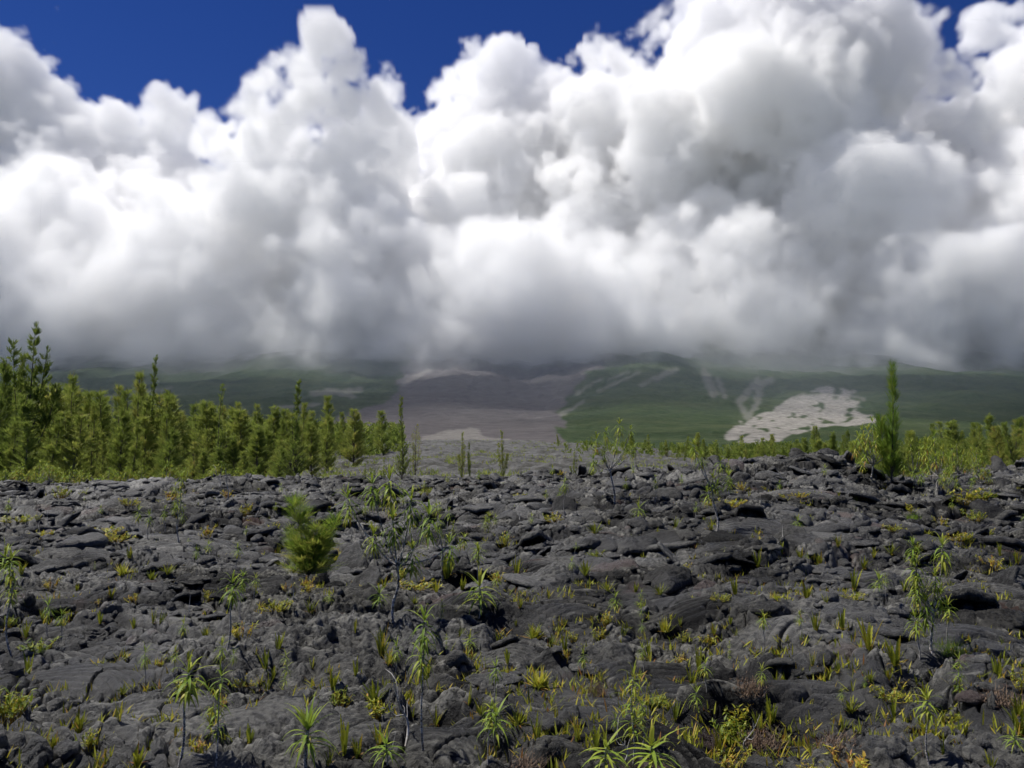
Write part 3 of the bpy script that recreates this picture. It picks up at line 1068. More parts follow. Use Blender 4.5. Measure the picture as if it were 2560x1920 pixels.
SH_CENTRE = shrub('forked_shrub', shrub_kind(51, .40, [(-.13, .0, .98), (-.02, .1, 1.0), (-.32, .05, .88), (.02, -.03, .72), (.28, .0, .74), (.14, .1, .85), (.42, .05, .52), (.16, -.05, .50), (-.12, -.05, .62)], .15, 34, .95, .5, .010))
SH_SIDE = shrub('forked_shrub', shrub_kind(52, .42, [(-.08, 0, .98), (.1, .05, .9), (-.2, 0, .7), (.15, 0, .72), (-.02, .08, .8), (.3, 0, .55)], .12, 28, .9, .5, .012))
SH_TALL = shrub('forked_shrub', shrub_kind(53, .42, [(-.22, 0, .80), (-.08, .1, .9), (.08, 0, 1.0), (.22, 0, .93), (-.12, 0, .62), (.14, .08, .66), (.02, -.05, .75), (.26, .06, .70), (-.26, .05, .55)], .12, 30, .95, .8, .011))
SH_RIGHT = shrub('forked_shrub', shrub_kind(54, .50, [(-.22, 0, .96), (-.12, .1, .84), (.06, 0, .78), (.16, .05, .62), (-.02, 0, .6), (.05, .1, .52), (-.1, -.05, .45)], .12, 30, .95, .6, .011))
SH_EDGE = shrub('forked_shrub', shrub_kind(55, .40, [(-.14, 0, .98), (-.10, .05, .80), (-.12, 0, .62), (.14, .03, .97), (.05, 0, .72), (.12, .05, .55), (-.05, 0, .48)], .15, 36, 1.1, .5, .011))
SH_BUSHY = [shrub('leafy_shrub', shrub_kind(56 + k, .25, [(np.cos(i * 2.4) * .30 * ((i + 1) / 13) ** .5, np.sin(i * 2.4) * .28 * ((i + 1) / 13) ** .5, 1 - .045 * i - .1 * (i % 3)) for i in range(13)], .17, 24, .9, .8 - .2 * k, .014)) for k in range(2)]


# ---- casuarinas
def casuarina(seed, rad, nb, nn, nlen, nwid, rise=.75, start=.03, trunk_r=.012, tint=.4, mat=None, curve=.02, spires=(), sides=6):
    """a unit-high casuarina: trunk, ascending limbs with needle sprays; rad(z) is the crown's radius"""
    r = np.random.default_rng(seed)
    tr, cr = Geo(), Geo()
    stems = [(path([0, 0, 0], [curve, 0, 1], r, .012, 10), rad, nb, trunk_r)]
    for (x, y, z0, z1, rr) in spires:
        p = path([0, 0, z0], [x, y, z1], r, .02, 7)
        p[:, :2] = np.array([x, y]) * (np.linspace(0, 1, 7) ** .5)[:, None]
        stems.append((p, lambda s, rr=rr: rr * (1 - s) ** .7 + .01, int(nb * .45), trunk_r * .55))
    for k, (pts, rf, m, tr_r) in enumerate(stems):
        n = len(pts)
        tr.tube(pts, np.linspace(tr_r, tr_r * .15, n), sides)
        zs = start + (1 - start) * r.uniform(0, 1, m) ** 1.05
        if k:
            zs = r.uniform(.25, 1, m)
        H = np.linalg.norm(pts[-1] - pts[0])
        for z in zs:
            f = z * (n - 1)
            i = min(int(f), n - 2)
            b = pts[i] + (pts[i + 1] - pts[i]) * (f - i)
            L = rf(z) * r.uniform(.55, 1.15) * 1.25 + .012
            a = r.uniform(0, 6.283)
            up = rise * r.uniform(.6, 1.4)
            d = norm(np.array([math.cos(a), math.sin(a), up]))
            if L > .08:
                tr.tube(np.stack([b, b + d * L * .5, b + d * L * .85 + [0, 0, L * .08]]), [tr_r * .3 * (1 - z) + .0012, tr_r * .2 * (1 - z) + .001, .0006], 3)
            q = max(4, int(nn * (.35 + L / .2)))
            s = r.uniform(.12, 1, q)[:, None]
            base = b + d * L * s + np.array([0, 0, 1]) * (L * .10 * s * s)
            dd = d * .9 + r.normal(size=(q, 3)) * .42 + [0, 0, .35]
            bt = tint + r.normal() * .13
            cr.needles(base, dd, nlen * r.uniform(.6, 1.2, q), nwid, np.clip(bt + r.normal(size=q) * .1, 0, 1), r)
    return [('trunk', tr.mesh('trunk', M_TRUNK), []), ('crown', cr.mesh('crown', mat or M_NEEDLE), [])]


def cas(parts, name='casuarina_tree', group='casuarina trees of the wood'):
    return Kind(name, 'tree', parts, 1.0, group)


def cone(w, p=.8, belly=.12):
    return lambda z: w * (1 - z) ** p * min(1, .35 + z / belly) + .006


CT = [cas(casuarina(60 + k, cone(w, p, be), nb, int(nn * 1.35), .058, .0042, rise, .03, .011, ti, None, cu)) for k, (w, p, be, nb, nn, rise, ti, cu) in enumerate([
    (.17, 1.0, .15, 115, 24, .9, .42, .02), (.14, .9, .2, 110, 30, 1.1, .5, -.03), (.20, 1.2, .12, 130, 32, .8, .38, .03), (.16, .8, .25, 120, 28, 1.0, .55, .0),
    (.20, 1.2, .1, 150, 34, .9, .34, -.02), (.11, .9, .2, 110, 30, 1.1, .48, .05), (.16, .8, .3, 130, 34, 1.0, .6, -.05)])]
CT_TALL = cas(casuarina(71, cone(.09, .9, .2), 130, 30, .030, .0055, 1.0, .05, .008, .3, None, .03, [(.10, 0, .30, .86, .05), (-.10, .03, .28, .90, .05), (.17, 0, .22, .66, .05), (-.17, 0, .2, .62, .04)]))
CT_SPIRE = cas(casuarina(72, lambda z: (.14 * max(0, 1 - z / .45) + .022 * (1 - z) ** .6 + .006), 190, 26, .026, .005, 1.1, .02, .008, .34, None, .02))
CT_POLE = cas(casuarina(73, lambda z: .018 * (1 - z) ** .5 + .004, 120, 12, .028, .005, 1.4, .15, .007, .45, None, .02))
CT_THIN = cas(casuarina(74, lambda z: .035 * (1 - z) ** .6 + .006, 120, 16, .040, .006, 1.3, .02, .008, .5, None, .03, [(.10, 0, .05, .72, .03), (-.08, .03, .04, .5, .03)]), group='thin casuarinas on the far lava flow')
CT_GREY = cas(casuarina(75, cone(.14, .6, .3), 90, 12, .03, .005, .9, .05, .010, .62, None, .02, [(.12, 0, .1, .85, .06), (-.1, 0, .1, .8, .06)]))
CT_FOX = cas(casuarina(76, lambda z: .085 * (1 - z) ** 1.1 + .006, 170, 30, .075, .0028, 1.3, .03, .010, .40, M_YOUNG, -.05, [(.08, 0, .1, .55, .05)]), 'young_casuarina', 'young casuarinas')


def sapling():
    a = casuarina(81, lambda z: .20 * (1 - z) ** .8 * min(1, .6 + z * 1.5) + .01, 110, 30, .16, .0042, 1.0, .05, .011, .5, M_YOUNG, -.16)
    b = casuarina(82, lambda z: .22 * (1 - z) ** .9 + .01, 90, 30, .16, .0042, .9, .04, .009, .62, M_YOUNG, .05)
    c = casuarina(83, lambda z: .14 * (1 - z) ** .8 + .01, 70, 28, .15, .0042, 1.0, .3, .006, .36, M_YOUNG, .30)
    return a, b, c


# ------------------------------------------------------------------ the plants one can point to
def L_(k, **kw):
    return dict(kind=k, **kw)


SAP = sapling()
x, y, z = ground_at(772, 1448)
sap = link('casuarina_sapling', None)
sap.location = (x, y, z - .02)
hh = 190 / F * y
for (parts, (sx, sz)) in zip(SAP, ((1.3, 1.0), (1.5, .70), (1.15, .80))):
    for (pn, me, _) in parts:
        c = link({'trunk': 'trunk', 'crown': 'crown'}[pn] if parts is SAP[0] else {'trunk': 'side_stem', 'crown': 'side_crown'}[pn], me, sap)
        c.scale = (hh * sx, hh * sx, hh * sz)
        if parts is SAP[1]:
            c.location = (.0, -.05, 0)
c = link('low_branch', SAP[2][1][1], sap)
c.scale, c.rotation_euler, c.location = (hh * .75, hh * .75, hh * .45), (0, 0, math.pi * .95), (.02, 0, .02)
sap['category'] = 'sapling'
sap['group'] = 'young casuarinas'
PLACED.append(dict(o=sap, px=760, py=1448, h=190, label='bushy bright green casuarina sapling with several pointed tops standing alone on the lava', phrase='sapling', group='young casuarinas', y=y, mark='the bushy casuarina sapling'))


def mark(o, name):
    PLACED[-1]['mark'] = name
    return o


mark(at(SH_CENTRE, 981, 1558, 1222, 'tall forked shrub with bleached Y-shaped stem and dark hanging leaf heads beside the sapling', rot=0, lean=-.03), 'the Y-stemmed shrub')
mark(at(SH_SIDE, 1103, 1455, 1270, 'pale green forked shrub on a dark leaning stem, right of the Y-stemmed shrub', rot=.3), 'the dark-stemmed shrub')
mark(at(SH_TALL, 1537, 1258, 1066, 'yellow-tipped forked shrub rising above the lava crest against the green spur', rot=0), 'the yellow-tipped crest shrub')
mark(at(SH_RIGHT, 1790, 1336, 1110, 'tall green shrub on a thin dark stem, its heads crossing the lava crest', rot=0), 'the tall crest shrub')
mark(at(SH_EDGE, 2334, 1652, 1380, 'shrub with long hanging green leaf columns on dotted stems at the right', rot=0), 'the hanging-leaf shrub')
mark(at(SEED['two'], 29, 1640, 1385, 'tall seedling on a pale dotted stem at the left edge', rot=1), 'the left-edge dotted stem')
mark(at(BIGROS, 764, 1945, 1748, 'largest bright green strap leaf seedling, in front at the bottom edge', rot=.2), 'the largest bright seedling')
mark(at(SEED['two'], 1057, 1876, 1535, 'tallest foreground seedling, two drooping leaf heads on a white-dotted stem', rot=2), 'the tallest two-headed seedling')
mark(at(SEED['long'], 445, 1918, 1676, 'yellow-green bushy-headed seedling on a thin stem at lower left', rot=.6, wide=1.5), 'the yellow-headed seedling')
mark(at(SEED['stack'], 540, 1918, 1688, 'leaning dark-stemmed seedling with stacked leaf heads next to the yellow-headed one', rot=1.4, lean=.12), 'the leaning seedling')
mark(at(SEED['long'], 566, 1628, 1452, 'seedling with long arching leaves below the sapling, left of it', rot=.4, wide=1.35), 'the arching-leaf seedling')
mark(at(SH_RIGHT, 1826, 1250, 1152, 'narrow yellow-green shrub just right of the tall crest shrub', rot=1.2, wide=.6), 'the narrow crest shrub')
mark(at(SH_RIGHT, 448, 1358, 1192, 'sparse upright shrub on the left lava crest before the wood', rot=2, wide=.8), 'the sparse crest shrub')
mark(at(SEED['stack'], 1584, 1912, 1688, 'thin seedling with a single yellow head and long bare stem, bottom right of centre', rot=0), 'the long bare-stemmed seedling')
mark(at(CT_FOX, 2228, 1226, 930, 'tall fuzzy foxtail-shaped young casuarina on the right lava crest', rot=2.9, wide=.85), 'the foxtail casuarina')
mark(at(SH_BUSHY[0], 2176, 1200, 1062, 'golden leafy shrub touching the foxtail casuarina on its left', rot=.4), 'the golden crest shrub')
for (px, b, t, k, lab) in [(2290, 1215, 1100, 1, 'grey-green leafy shrub at the right foot of the foxtail casuarina'), (2345, 1225, 1095, 0, 'tallest leafy shrub of the thicket right of the foxtail casuarina'),
                           (2395, 1205, 1110, 1, 'leafy shrub standing at the far end of the thicket on the right crest'), (2452, 1228, 1150, 0, 'isolated yellow-green shrub at the right end of the crest thicket'),
                           (2375, 1240, 1165, 1, 'low front shrub of the crest thicket above the golden mats'), (2325, 1205, 1130, 0, 'mid-height yellowish shrub inside the crest thicket'),
                           (2440, 1190, 1118, 1, 'dark leafy shrub behind the isolated one on the right crest')]:
    at(SH_BUSHY[k], px, b, t, lab, rot=px)

# smaller seedlings: photo x, foot, top, kind
for (px, b, t, k, w) in [
    (118, 1590, 1508, 'short', 1), (153, 1600, 1534, 'short', 1), (600, 1552, 1440, 'long', 1.2), (637, 1500, 1443, 'short', 1), (434, 1690, 1628, 'short', 1), (583, 1690, 1632, 'short', .8),
    (457, 1626, 1560, 'short', .9), (1219, 1920, 1778, 'long', 1.3), (1240, 1788, 1664, 'long', 1.2), (1175, 1634, 1598, 'low', 1), (712, 1742, 1635, 'stack', .9), (1103, 1560, 1500, 'stack', 1), (822, 1512, 1490, 'low', 1),
    (1242, 1497, 1440, 'short', 1.1), (967, 1918, 1862, 'low', 1.2), (1543, 1560, 1488, 'short', 1.1), (1456, 1707, 1633, 'short', .9), (1537, 1852, 1793, 'short', 1), (1601, 1872, 1763, 'two', 1.5), (1517, 1945, 1868, 'low', 1.2),
    (1632, 1950, 1862, 'low', 1.3), (1768, 1742, 1668, 'short', 1.1), (1911, 1748, 1678, 'short', 1), (1908, 1632, 1538, 'long', 1.3), (1607, 1606, 1558, 'short', .9), (2300, 1652, 1543, 'short', 1), (2369, 1602, 1508, 'short', 1.1),
    (2004, 1590, 1538, 'short', 1), (2325, 1918, 1752, 'long', 1.5), (2105, 1776, 1732, 'short', 1), (2198, 1487, 1448, 'low', 1), (2166, 1737, 1700, 'short', .8), (2539, 1880, 1840, 'low', 1.1),
    (411, 1332, 1273, 'short', .8), (370, 1350, 1288, 'short', .9), (347, 1340, 1272, 'short', .8), (521, 1406, 1362, 'short', 1.2), (590, 1422, 1368, 'short', 1.2), (490, 1440, 1370, 'long', 1.1), (613, 1352, 1320, 'short', 1),
    (14, 1332, 1253, 'long', 1), (66, 1320, 1290, 'short', 1), (8, 1450, 1390, 'low', 1.1), (1195, 1456, 1368, 'three', 1.4), (1218, 1352, 1288, 'three', 1.1), (1146, 1400, 1352, 'short', 1), (1413, 1292, 1200, 'long', 1.1), (1364, 1262, 1230, 'short', 1),
    (1401, 1262, 1226, 'short', 1), (1560, 1264, 1200, 'long', 1.3), (1637, 1256, 1188, 'two', 1.3), (1587, 1206, 1165, 'short', .9), (1708, 1224, 1190, 'short', 1), (1598, 1306, 1270, 'low', 1), (1442, 1422, 1362, 'bare', 1),
    (1430, 1448, 1402, 'short', 1), (2065, 1208, 1168, 'short', 1), (2383, 1297, 1260, 'short', 1.1), (1100, 1300, 1262, 'short', 1), (1010, 1290, 1235, 'short', 1), (915, 1310, 1262, 'short', .9), (930, 1370, 1310, 'bare', .9),
    (1240, 1330, 1290, 'short', 1), (1480, 1215, 1175, 'short', 1), (1380, 1205, 1168, 'short', 1), (1200, 1215, 1180, 'short', 1), (1120, 1222, 1190, 'short', 1), (1060, 1235, 1205, 'short', 1), (860, 1238, 1215, 'short', 1),
    (1950, 1240, 1205, 'short', 1), (1995, 1330, 1300, 'low', 1), (1090, 1350, 1312, 'short', .9), (1270, 1370, 1335, 'short', 1), (1330, 1330, 1290, 'short', .9), (1740, 1300, 1262, 'short', 1), (250, 1300, 1268, 'short', 1), (700, 1250, 1215, 'short', 1)]:
    h = b - t
    ph = {'low': 'stemless green leaf rosette', 'short': 'small seedling with drooping leaves', 'long': 'slender seedling with a drooping head', 'two': 'seedling with two leaf heads',
          'stack': 'thin seedling with stacked heads', 'bare': 'bare-stemmed seedling', 'three': 'seedling with three spreading heads'}[k]
    at(SEED[k], px, b, t, None, ph, wide=w)

# sword ferns: x, foot, height in photo pixels, kind, width
FERNS = [(298, 1803, 55, 2, .9), (344, 1917, 52, 1, 1.2), (262, 1918, 40, 0, 1), (278, 1500, 30, 1, 1.2), (955, 1642, 78, 1, .9), (972, 1662, 45, 4, 1), (695, 1624, 46, 2, 1.2), (666, 1677, 52, 0, 1), (779, 1672, 32, 2, 1.1),
         (892, 1687, 42, 2, 1.1), (834, 1722, 52, 1, 1), (669, 1732, 46, 0, .9), (863, 1882, 88, 2, .9), (895, 1897, 58, 1, .9), (825, 1912, 50, 0, .9), (1172, 1764, 58, 5, .7), (1091, 1817, 46, 4, 1), (886, 1582, 34, 2, .8),
         (1268, 1657, 38, 0, 1), (1204, 1792, 42, 0, 1), (1117, 1452, 62, 1, 1.1), (1413, 1632, 52, 2, 1), (1378, 1617, 30, 0, 1), (1749, 1682, 64, 2, .9), (1728, 1707, 46, 0, 1), (1494, 1872, 62, 0, 1.2), (1445, 1852, 62, 2, .9),
         (1650, 1487, 34, 3, 1.1), (1517, 1477, 30, 3, 1.3), (1838, 1487, 48, 2, 1), (1783, 1594, 32, 1, 1), (2039, 1577, 54, 1, .9), (2172, 1627, 84, 4, .9), (2238, 1670, 80, 1, .95), (2030, 1667, 44, 2, .8), (2094, 1678, 28, 0, 1),
         (2221, 1697, 34, 1, 1), (2177, 1714, 32, 3, 1), (2018, 1497, 44, 1, 1.1), (2134, 1477, 60, 0, .8), (2065, 1512, 24, 0, 1), (2413, 1845, 34, 2, 1), (2360, 1887, 44, 5, .7), (2125, 1782, 40, 3, 1.3), (2548, 1790, 60, 4, .9),
         (55, 1437, 36, 1, 1), (324, 1402, 32, 1, 1), (419, 1440, 32, 3, 1.2), (379, 1452, 30, 3, 1.2), (1485, 1336, 36, 3, 1.3), (1893, 1422, 54, 1, .9), (1465, 1440, 44, 3, 1), (1292, 1438, 50, 0, .8), (1647, 1348, 30, 2, 1),
         (1688, 1322, 32, 0, 1), (1780, 1328, 36, 0, .9), (2316, 1348, 30, 3, 1.2), (960, 1470, 30, 1, 1.1), (1090, 1480, 36, 4, 1), (1155, 1475, 38, 1, .9), (2525, 1440, 46, 0, .9), (2545, 1410, 40, 1, .9), (2260, 1485, 30, 1, 1), (2000, 1400, 34, 1, 1),
         (2050, 1412, 36, 1, 1.1), (1955, 1385, 36, 0, 1), (2095, 1370, 34, 1, 1), (2230, 1395, 38, 3, 1), (2290, 1380, 30, 3, 1.3), (2185, 1400, 26, 4, .9), (470, 1650, 26, 0, 1), (385, 1565, 40, 2, .9), (400, 1560, 34, 0, .8), (335, 1570, 30, 0, 1),
         (250, 1560, 36, 0, .9), (65, 1600, 50, 0, .8), (1590, 1480, 26, 1, 1), (1700, 1570, 24, 2, 1), (2480, 1925, 40, 0, 1), (1300, 1520, 28, 1, 1), (1555, 1590, 30, 0, 1), (1840, 1590, 22, 0, 1), (1365, 1720, 26, 0, 1), (1150, 1590, 24, 0, 1)]
for (px, b, h, k, w) in FERNS:
    ph = ['olive sword fern', 'full olive sword fern tuft', 'narrow upright sword fern', 'wide spreading dark sword fern', 'bright yellow-green sword fern', 'single-stalked sword fern'][k]
    at(FERN[k], px, b, b - h, None, ph, wide=w)
for (px, b, h, k, w) in [(92, 1628, 34, 3, 1.6), (607, 1595, 48, 2, 1), (12, 1806, 100, 3, .8), (58, 1790, 44, 2, 1.1), (127, 1480, 36, 2, .8), (692, 1525, 36, 1, 1.1), (770, 1478, 30, 2, 1), (1045, 1472, 34, 1, 1.5), (1000, 1452, 30, 0, 1.1),
                         (1514, 1567, 38, 0, .9), (1497, 1600, 30, 0, 1.2), (1419, 1658, 36, 2, .7), (1803, 1500, 24, 1, 1), (2140, 1497, 26, 1, 1.2), (2224, 1747, 46, 1, .9), (2036, 1928, 34, 1, 1), (2122, 1930, 58, 2, 1.3), (1835, 1852, 60, 3, 1.1),
                         (1835, 1932, 64, 2, .9), (2554, 1740, 66, 0, .7), (249, 1346, 36, 1, 1.6), (289, 1352, 32, 1, 1.2), (40, 1304, 22, 1, 1.9), (101, 1346, 28, 1, 1.2), (324, 1266, 26, 1, 1), (422, 1252, 28, 2, 1.3), (150, 1245, 34, 3, 1),
                         (208, 1240, 16, 3, 1.2), (518, 1342, 34, 2, .9), (613, 1290, 30, 0, 1), (1384, 1304, 30, 1, .9), (1856, 1228, 28, 2, 1.1), (1821, 1272, 28, 1, 1.8), (1247, 1460, 34, 2, 1.1), (1259, 1372, 40, 0, .8), (842, 1402, 36, 2, 1.1),
                         (683, 1336, 26, 0, 1.2), (767, 1472, 36, 2, .8), (2438, 1302, 32, 3, 1.2), (2405, 1262, 40, 0, 1.7), (2455, 1252, 34, 3, 1.5), (2232, 1332, 24, 1, 1.1), (2354, 1330, 34, 2, .8), (2396, 1352, 32, 1, 1.0), (2420, 1360, 26, 0, 1.0), (1998, 1242, 18, 1, 1.4),
                         (1960, 1254, 18, 0, 1.3), (1060, 1240, 30, 3, 1), (1300, 1246, 20, 1, 1), (980, 1300, 22, 2, 1), (570, 1245, 24, 2, 1.2), (1400, 1190, 18, 2, 1), (2280, 1290, 22, 0, 1.2), (2480, 1425, 40, 2, 1.1), (2470, 1345, 22, 0, 1)]:
    ph = ['yellow-green leafy tuft', 'bright golden leafy tuft', 'orange-tinged leafy tuft', 'lime green leafy bush'][k]
    at(GOLD[k], px, b, b - h, None, ph, wide=w)
for (px, b, h, k, w) in [(1338, 1592, 38, 0, 1), (1346, 1717, 54, 0, 1), (1297, 1807, 44, 1, 1), (1665, 1582, 42, 0, .7), (304, 1437, 36, 1, 1), (842, 1404, 30, 1, 1), (1940, 1500, 26, 1, 1)]:
    at(SPIKY[k], px, b, b - h, None, 'spiky yellow-green tussock', wide=w)
at(GRASS[0], 2374, 1634, 1588, 'soft dome of fine green grass at the foot of the hanging-leaf shrub', wide=1.1)
at(GRASS[0], 2280, 1300, 1276, None, 'small grass tussock', wide=1)


# ---- dead stems and twiggy heath
def dead_kind(seed, n, lean):
    r = np.random.default_rng(seed)
    g = Geo()
    top = np.array([lean, .1 * lean, 1])
    p = path([0, 0, 0], top, r, .07, 9)
    g.tube(p, np.linspace(.022, .006, 9), 5)
    for k in range(n):
        i = r.integers(3, 8)
        q = p[i] + np.array([r.normal() * .28, r.normal() * .2, r.uniform(.1, .4)])
        g.tube(path(p[i], q, r, .08, 5), [.010, .008, .006, .005, .003], 4)
    return Kind('dead_stem', 'dead stem', [(None, g.mesh('dead_stem', M_PALE), [])], 1., 'bleached dead stems')


DEAD = [dead_kind(91, 0, .1), dead_kind(92, 4, .3), dead_kind(93, 2, -.5), dead_kind(94, 0, .6)]
for (px, b, t, k) in [(382, 1296, 1254, 0), (121, 1322, 1280, 0), (570, 1250, 1174, 0), (548, 1222, 1165, 1), (100, 1345, 1306, 2), (967, 1912, 1852, 3), (880, 1560, 1530, 3), (306, 1475, 1440, 0), (1870, 1880, 1790, 1), (1015, 1860, 1690, 1),
                      (640, 1300, 1262, 1), (510, 1290, 1250, 2), (1300, 1300, 1262, 1), (1960, 1350, 1315, 3), (730, 1500, 1430, 0), (1000, 1400, 1330, 0), (2350, 1420, 1395, 1), (1560, 1900, 1810, 1), (475, 1530, 1488, 0), (930, 1200, 1165, 0)]:
    at(DEAD[k], px, b, t, None, ['straight bleached dead stem', 'branched bleached dead stem', 'arching bleached dead twig', 'slanting bleached dead stick'][k])


def heath_kind(seed, n=130):
    r = np.random.default_rng(seed)
    g = Geo()
    az, el = r.uniform(0, 6.283, n), r.uniform(.3, 1.5, n)
    b = np.stack([np.clip(r.normal(size=n) * .3, -.55, .55), np.clip(r.normal(size=n) * .25, -.45, .45), np.zeros(n)], -1)
    d = np.stack([np.cos(az) * np.cos(el), np.sin(az) * np.cos(el), np.sin(el)], -1)
    g.blades(b, d, r.uniform(.3, .9, n), .022, r.uniform(-.2, .6, n), np.clip(r.uniform(0, .55, n), 0, 1), 3)
    m = n * 2
    i = r.integers(0, n, m)
    s = r.uniform(.3, .9, m)[:, None]
    g.blades(b[i] + d[i] * s * .6, r.normal(size=(m, 3)) + [0, 0, .6], .10, .03, .2, np.clip(r.uniform(0, .5, m), 0, 1), 2)
    return Kind('brown_heath', 'heath', [(None, g.mesh('brown_heath', M_DRY), [])], .8, 'brown twiggy heath patches')


HEATH = [heath_kind(96), heath_kind(97)]
for (px, b, h, k, w) in [(1873, 1730, 52, 0, 1), (2100, 1880, 60, 1, 1.1), (2513, 1760, 50, 0, 1.2), (1900, 1870, 60, 1, 1), (1310, 1925, 50, 0, 1.1), (1495, 1735, 46, 1, .7)]:
    at(HEATH[k], px, b, b - h, None, 'brown twiggy heath patch', wide=w)

# ---- more small ferns and tufts in the hollows between the lobes
def scatter():
    r = np.random.default_rng(7)
    used = [(p['px'], p['py']) for p in PLACED if p['px']]
    low = LOC < np.quantile(LOC[:1300], .33)
    n = {'f': 0, 'g': 0, 's': 0}
    for tries in range(6000):
        if n['f'] >= 130 and n['g'] >= 85 and n['s'] >= 45:
            break
        px = r.uniform(-20, 2580)
        py = 1215 + 690 * r.uniform(0, 1) ** 1.45
        if any(abs(px - a) < 24 + .018 * py and abs(py - b) < 12 + .02 * (py - 1150) for a, b in used):
            continue
        x, y, z = ground_at(px, py)
        c, k = int(np.argmin(np.abs(TT - x / y))), int(np.argmin(np.abs(DD - y)))
        if not low[k, c] or y > 34:
            continue
        used.append((px, py))
        q = r.uniform()
        if q < .55 and n['f'] < 130:
            n['f'] += 1
            i = int(r.choice([0, 1, 2, 3, 4, 5], p=[.28, .2, .2, .14, .06, .12]))
            h = r.uniform(.07, .20)
            place(FERN[i], (x, y, z - .01), h, None, ['olive sword fern', 'full olive sword fern tuft', 'narrow upright sword fern', 'wide spreading dark sword fern', 'bright yellow-green sword fern', 'single-stalked sword fern'][i],
                  px=px, py=py, hpx=h / y * F, wide=r.uniform(.8, 1.2))
        elif q < .85 and n['g'] < 85:
            n['g'] += 1
            i = int(r.integers(0, 4))
            h = r.uniform(.06, .15)
            place(GOLD[i], (x, y, z - .01), h, None, ['yellow-green leafy tuft', 'bright golden leafy tuft', 'orange-tinged leafy tuft', 'lime green leafy bush'][i], px=px, py=py, hpx=h / y * F, wide=r.uniform(.8, 1.5))
        elif n['s'] < 45:
            n['s'] += 1
            i = ['short', 'low', 'bare', 'short', 'stack'][int(r.integers(0, 5))]
            h = r.uniform(.12, .32)
            place(SEED[i], (x, y, z - .01), h, None, {'low': 'stemless green leaf rosette', 'short': 'small seedling with drooping leaves', 'stack': 'thin seedling with stacked heads', 'bare': 'bare-stemmed seedling'}[i],
                  px=px, py=py, hpx=h / y * F, wide=r.uniform(.8, 1.1))


scatter()


# ---- sprouts too small and too many to count
def sprouts():
    r = np.random.default_rng(17)
    n = 9000
    y = np.exp(r.uniform(math.log(4), math.log(46), n))
    x = y * r.uniform(-.72, .72, n)
    ci, ki = np.searchsorted(TT, x / y), np.searchsorted(DD, y)
    ci, ki = np.clip(ci, 0, len(TT) - 1), np.clip(ki, 0, len(DD) - 1)
    ok = (LOC[ki, ci] < np.quantile(LOC[:1300], .5)) & (fbm(x * .5, y * .5, 3, 301) > -.15)
    x, y, z = x[ok], y[ok], LH[ki, ci][ok]
    g = Geo()
    n = len(x)
    for k in range(7):
        az, el = r.uniform(0, 6.283, n), r.uniform(.5, 1.5, n)
        d = np.stack([np.cos(az) * np.cos(el), np.sin(az) * np.cos(el), np.sin(el)], -1)
        b = np.stack([x, y, z], -1) + r.normal(size=(n, 3)) * [.03, .03, 0]
        g.blades(b, d, r.uniform(.025, .085, n) * (1 + y / 36), .011 * (1 + y / 30), r.uniform(0, 1, n), np.clip(.52 + r.normal(size=n) * .2, 0, 1), 2)
    o = link('crevice_sprouts', g.mesh('crevice_sprouts', M_FERN))
    o['kind'] = 'stuff'
    # scrub on the far flow
    n = 1700
    y = np.exp(r.uniform(math.log(46), math.log(260), n))
    x = y * r.uniform(-.30, .33, n)
    ci, ki = np.searchsorted(TT, x / y), np.searchsorted(DD, y)
    z = LH[ki, ci]
    ok = fbm(x * .05, y * .03, 3, 305) > -.1
    x, y, z = x[ok], y[ok], z[ok]
    n = len(x)
    g = Geo()
    for k in range(9):
        b = np.stack([x, y, z], -1) + r.normal(size=(n, 3)) * [.18, .18, 0]
        d = r.normal(size=(n, 3)) * [.6, .6, .2] + [0, 0, .8]
        g.needles(b, d, r.uniform(.2, .6, n), .06, np.clip(.38 + r.normal(size=n) * .2, 0, 1), r)
    o = link('flow_scrub', g.mesh('flow_scrub', M_NEEDLE))
    o['kind'] = 'stuff'


sprouts()
print('plants', len(PLACED), time.time() - T0)

# ------------------------------------------------------------------ woods
def tree_at(kind, px, top, dist, foot=None, wide=1., label=None, phrase=None, rot=None, group=None, mk=None):
    r = ray(px, top)
    x, y = r[0] / r[1] * dist, dist
    z0 = ground_z(x, y) - .1 if foot is None else foot
    zt = CAMZ + r[2] / r[1] * dist
    _, fy = project(x, y, z0)
    place(kind, (x, y, z0), zt - z0, label, phrase, rot, px=px, py=fy, hpx=fy - top, wide=wide, group=group)
    if mk:
        PLACED[-1]['mark'] = mk


WL, WR, WM = 'casuarina trees of the left wood', 'casuarina trees of the right wood', 'casuarinas on the middle lava flow'
tree_at(CT_TALL, 75, 818, 50, None, 1.0, 'tallest casuarina, with several forked pointed tops, near the left edge', rot=.2, group=WL, mk='the tallest casuarina')
tree_at(CT[2], 8, 895, 47, None, .8, 'dark pointed casuarina cut by the left edge of the picture', rot=.2, group=WL)
tree_at(CT[5], 45, 898, 54, None, .7, 'narrow casuarina between the left edge and the tallest one', rot=.2, group=WL)
tree_at(CT_SPIRE, 384, 893, 52, None, .8, 'slender casuarina with a high bare spire above the left wood', rot=1, group=WL, mk='the high spire casuarina')
tree_at(CT[5], 349, 942, 50, None, .9, 'dense conical casuarina just left of the high spire one', rot=2, group=WL)
tree_at(CT[0], 182, 948, 52, None, .9, 'broad-topped casuarina with twin points right of the tallest one', rot=2, group=WL)
tree_at(CT[5], 420, 998, 46, None, .9, 'dark front casuarina just right of the high spire one', rot=2, group=WL)
tree_at(CT_POLE, 552, 965, 44, None, 1.2, 'pole-thin casuarina with a bare lower trunk in the left wood', rot=1, group=WL, mk='the pole-thin casuarina')
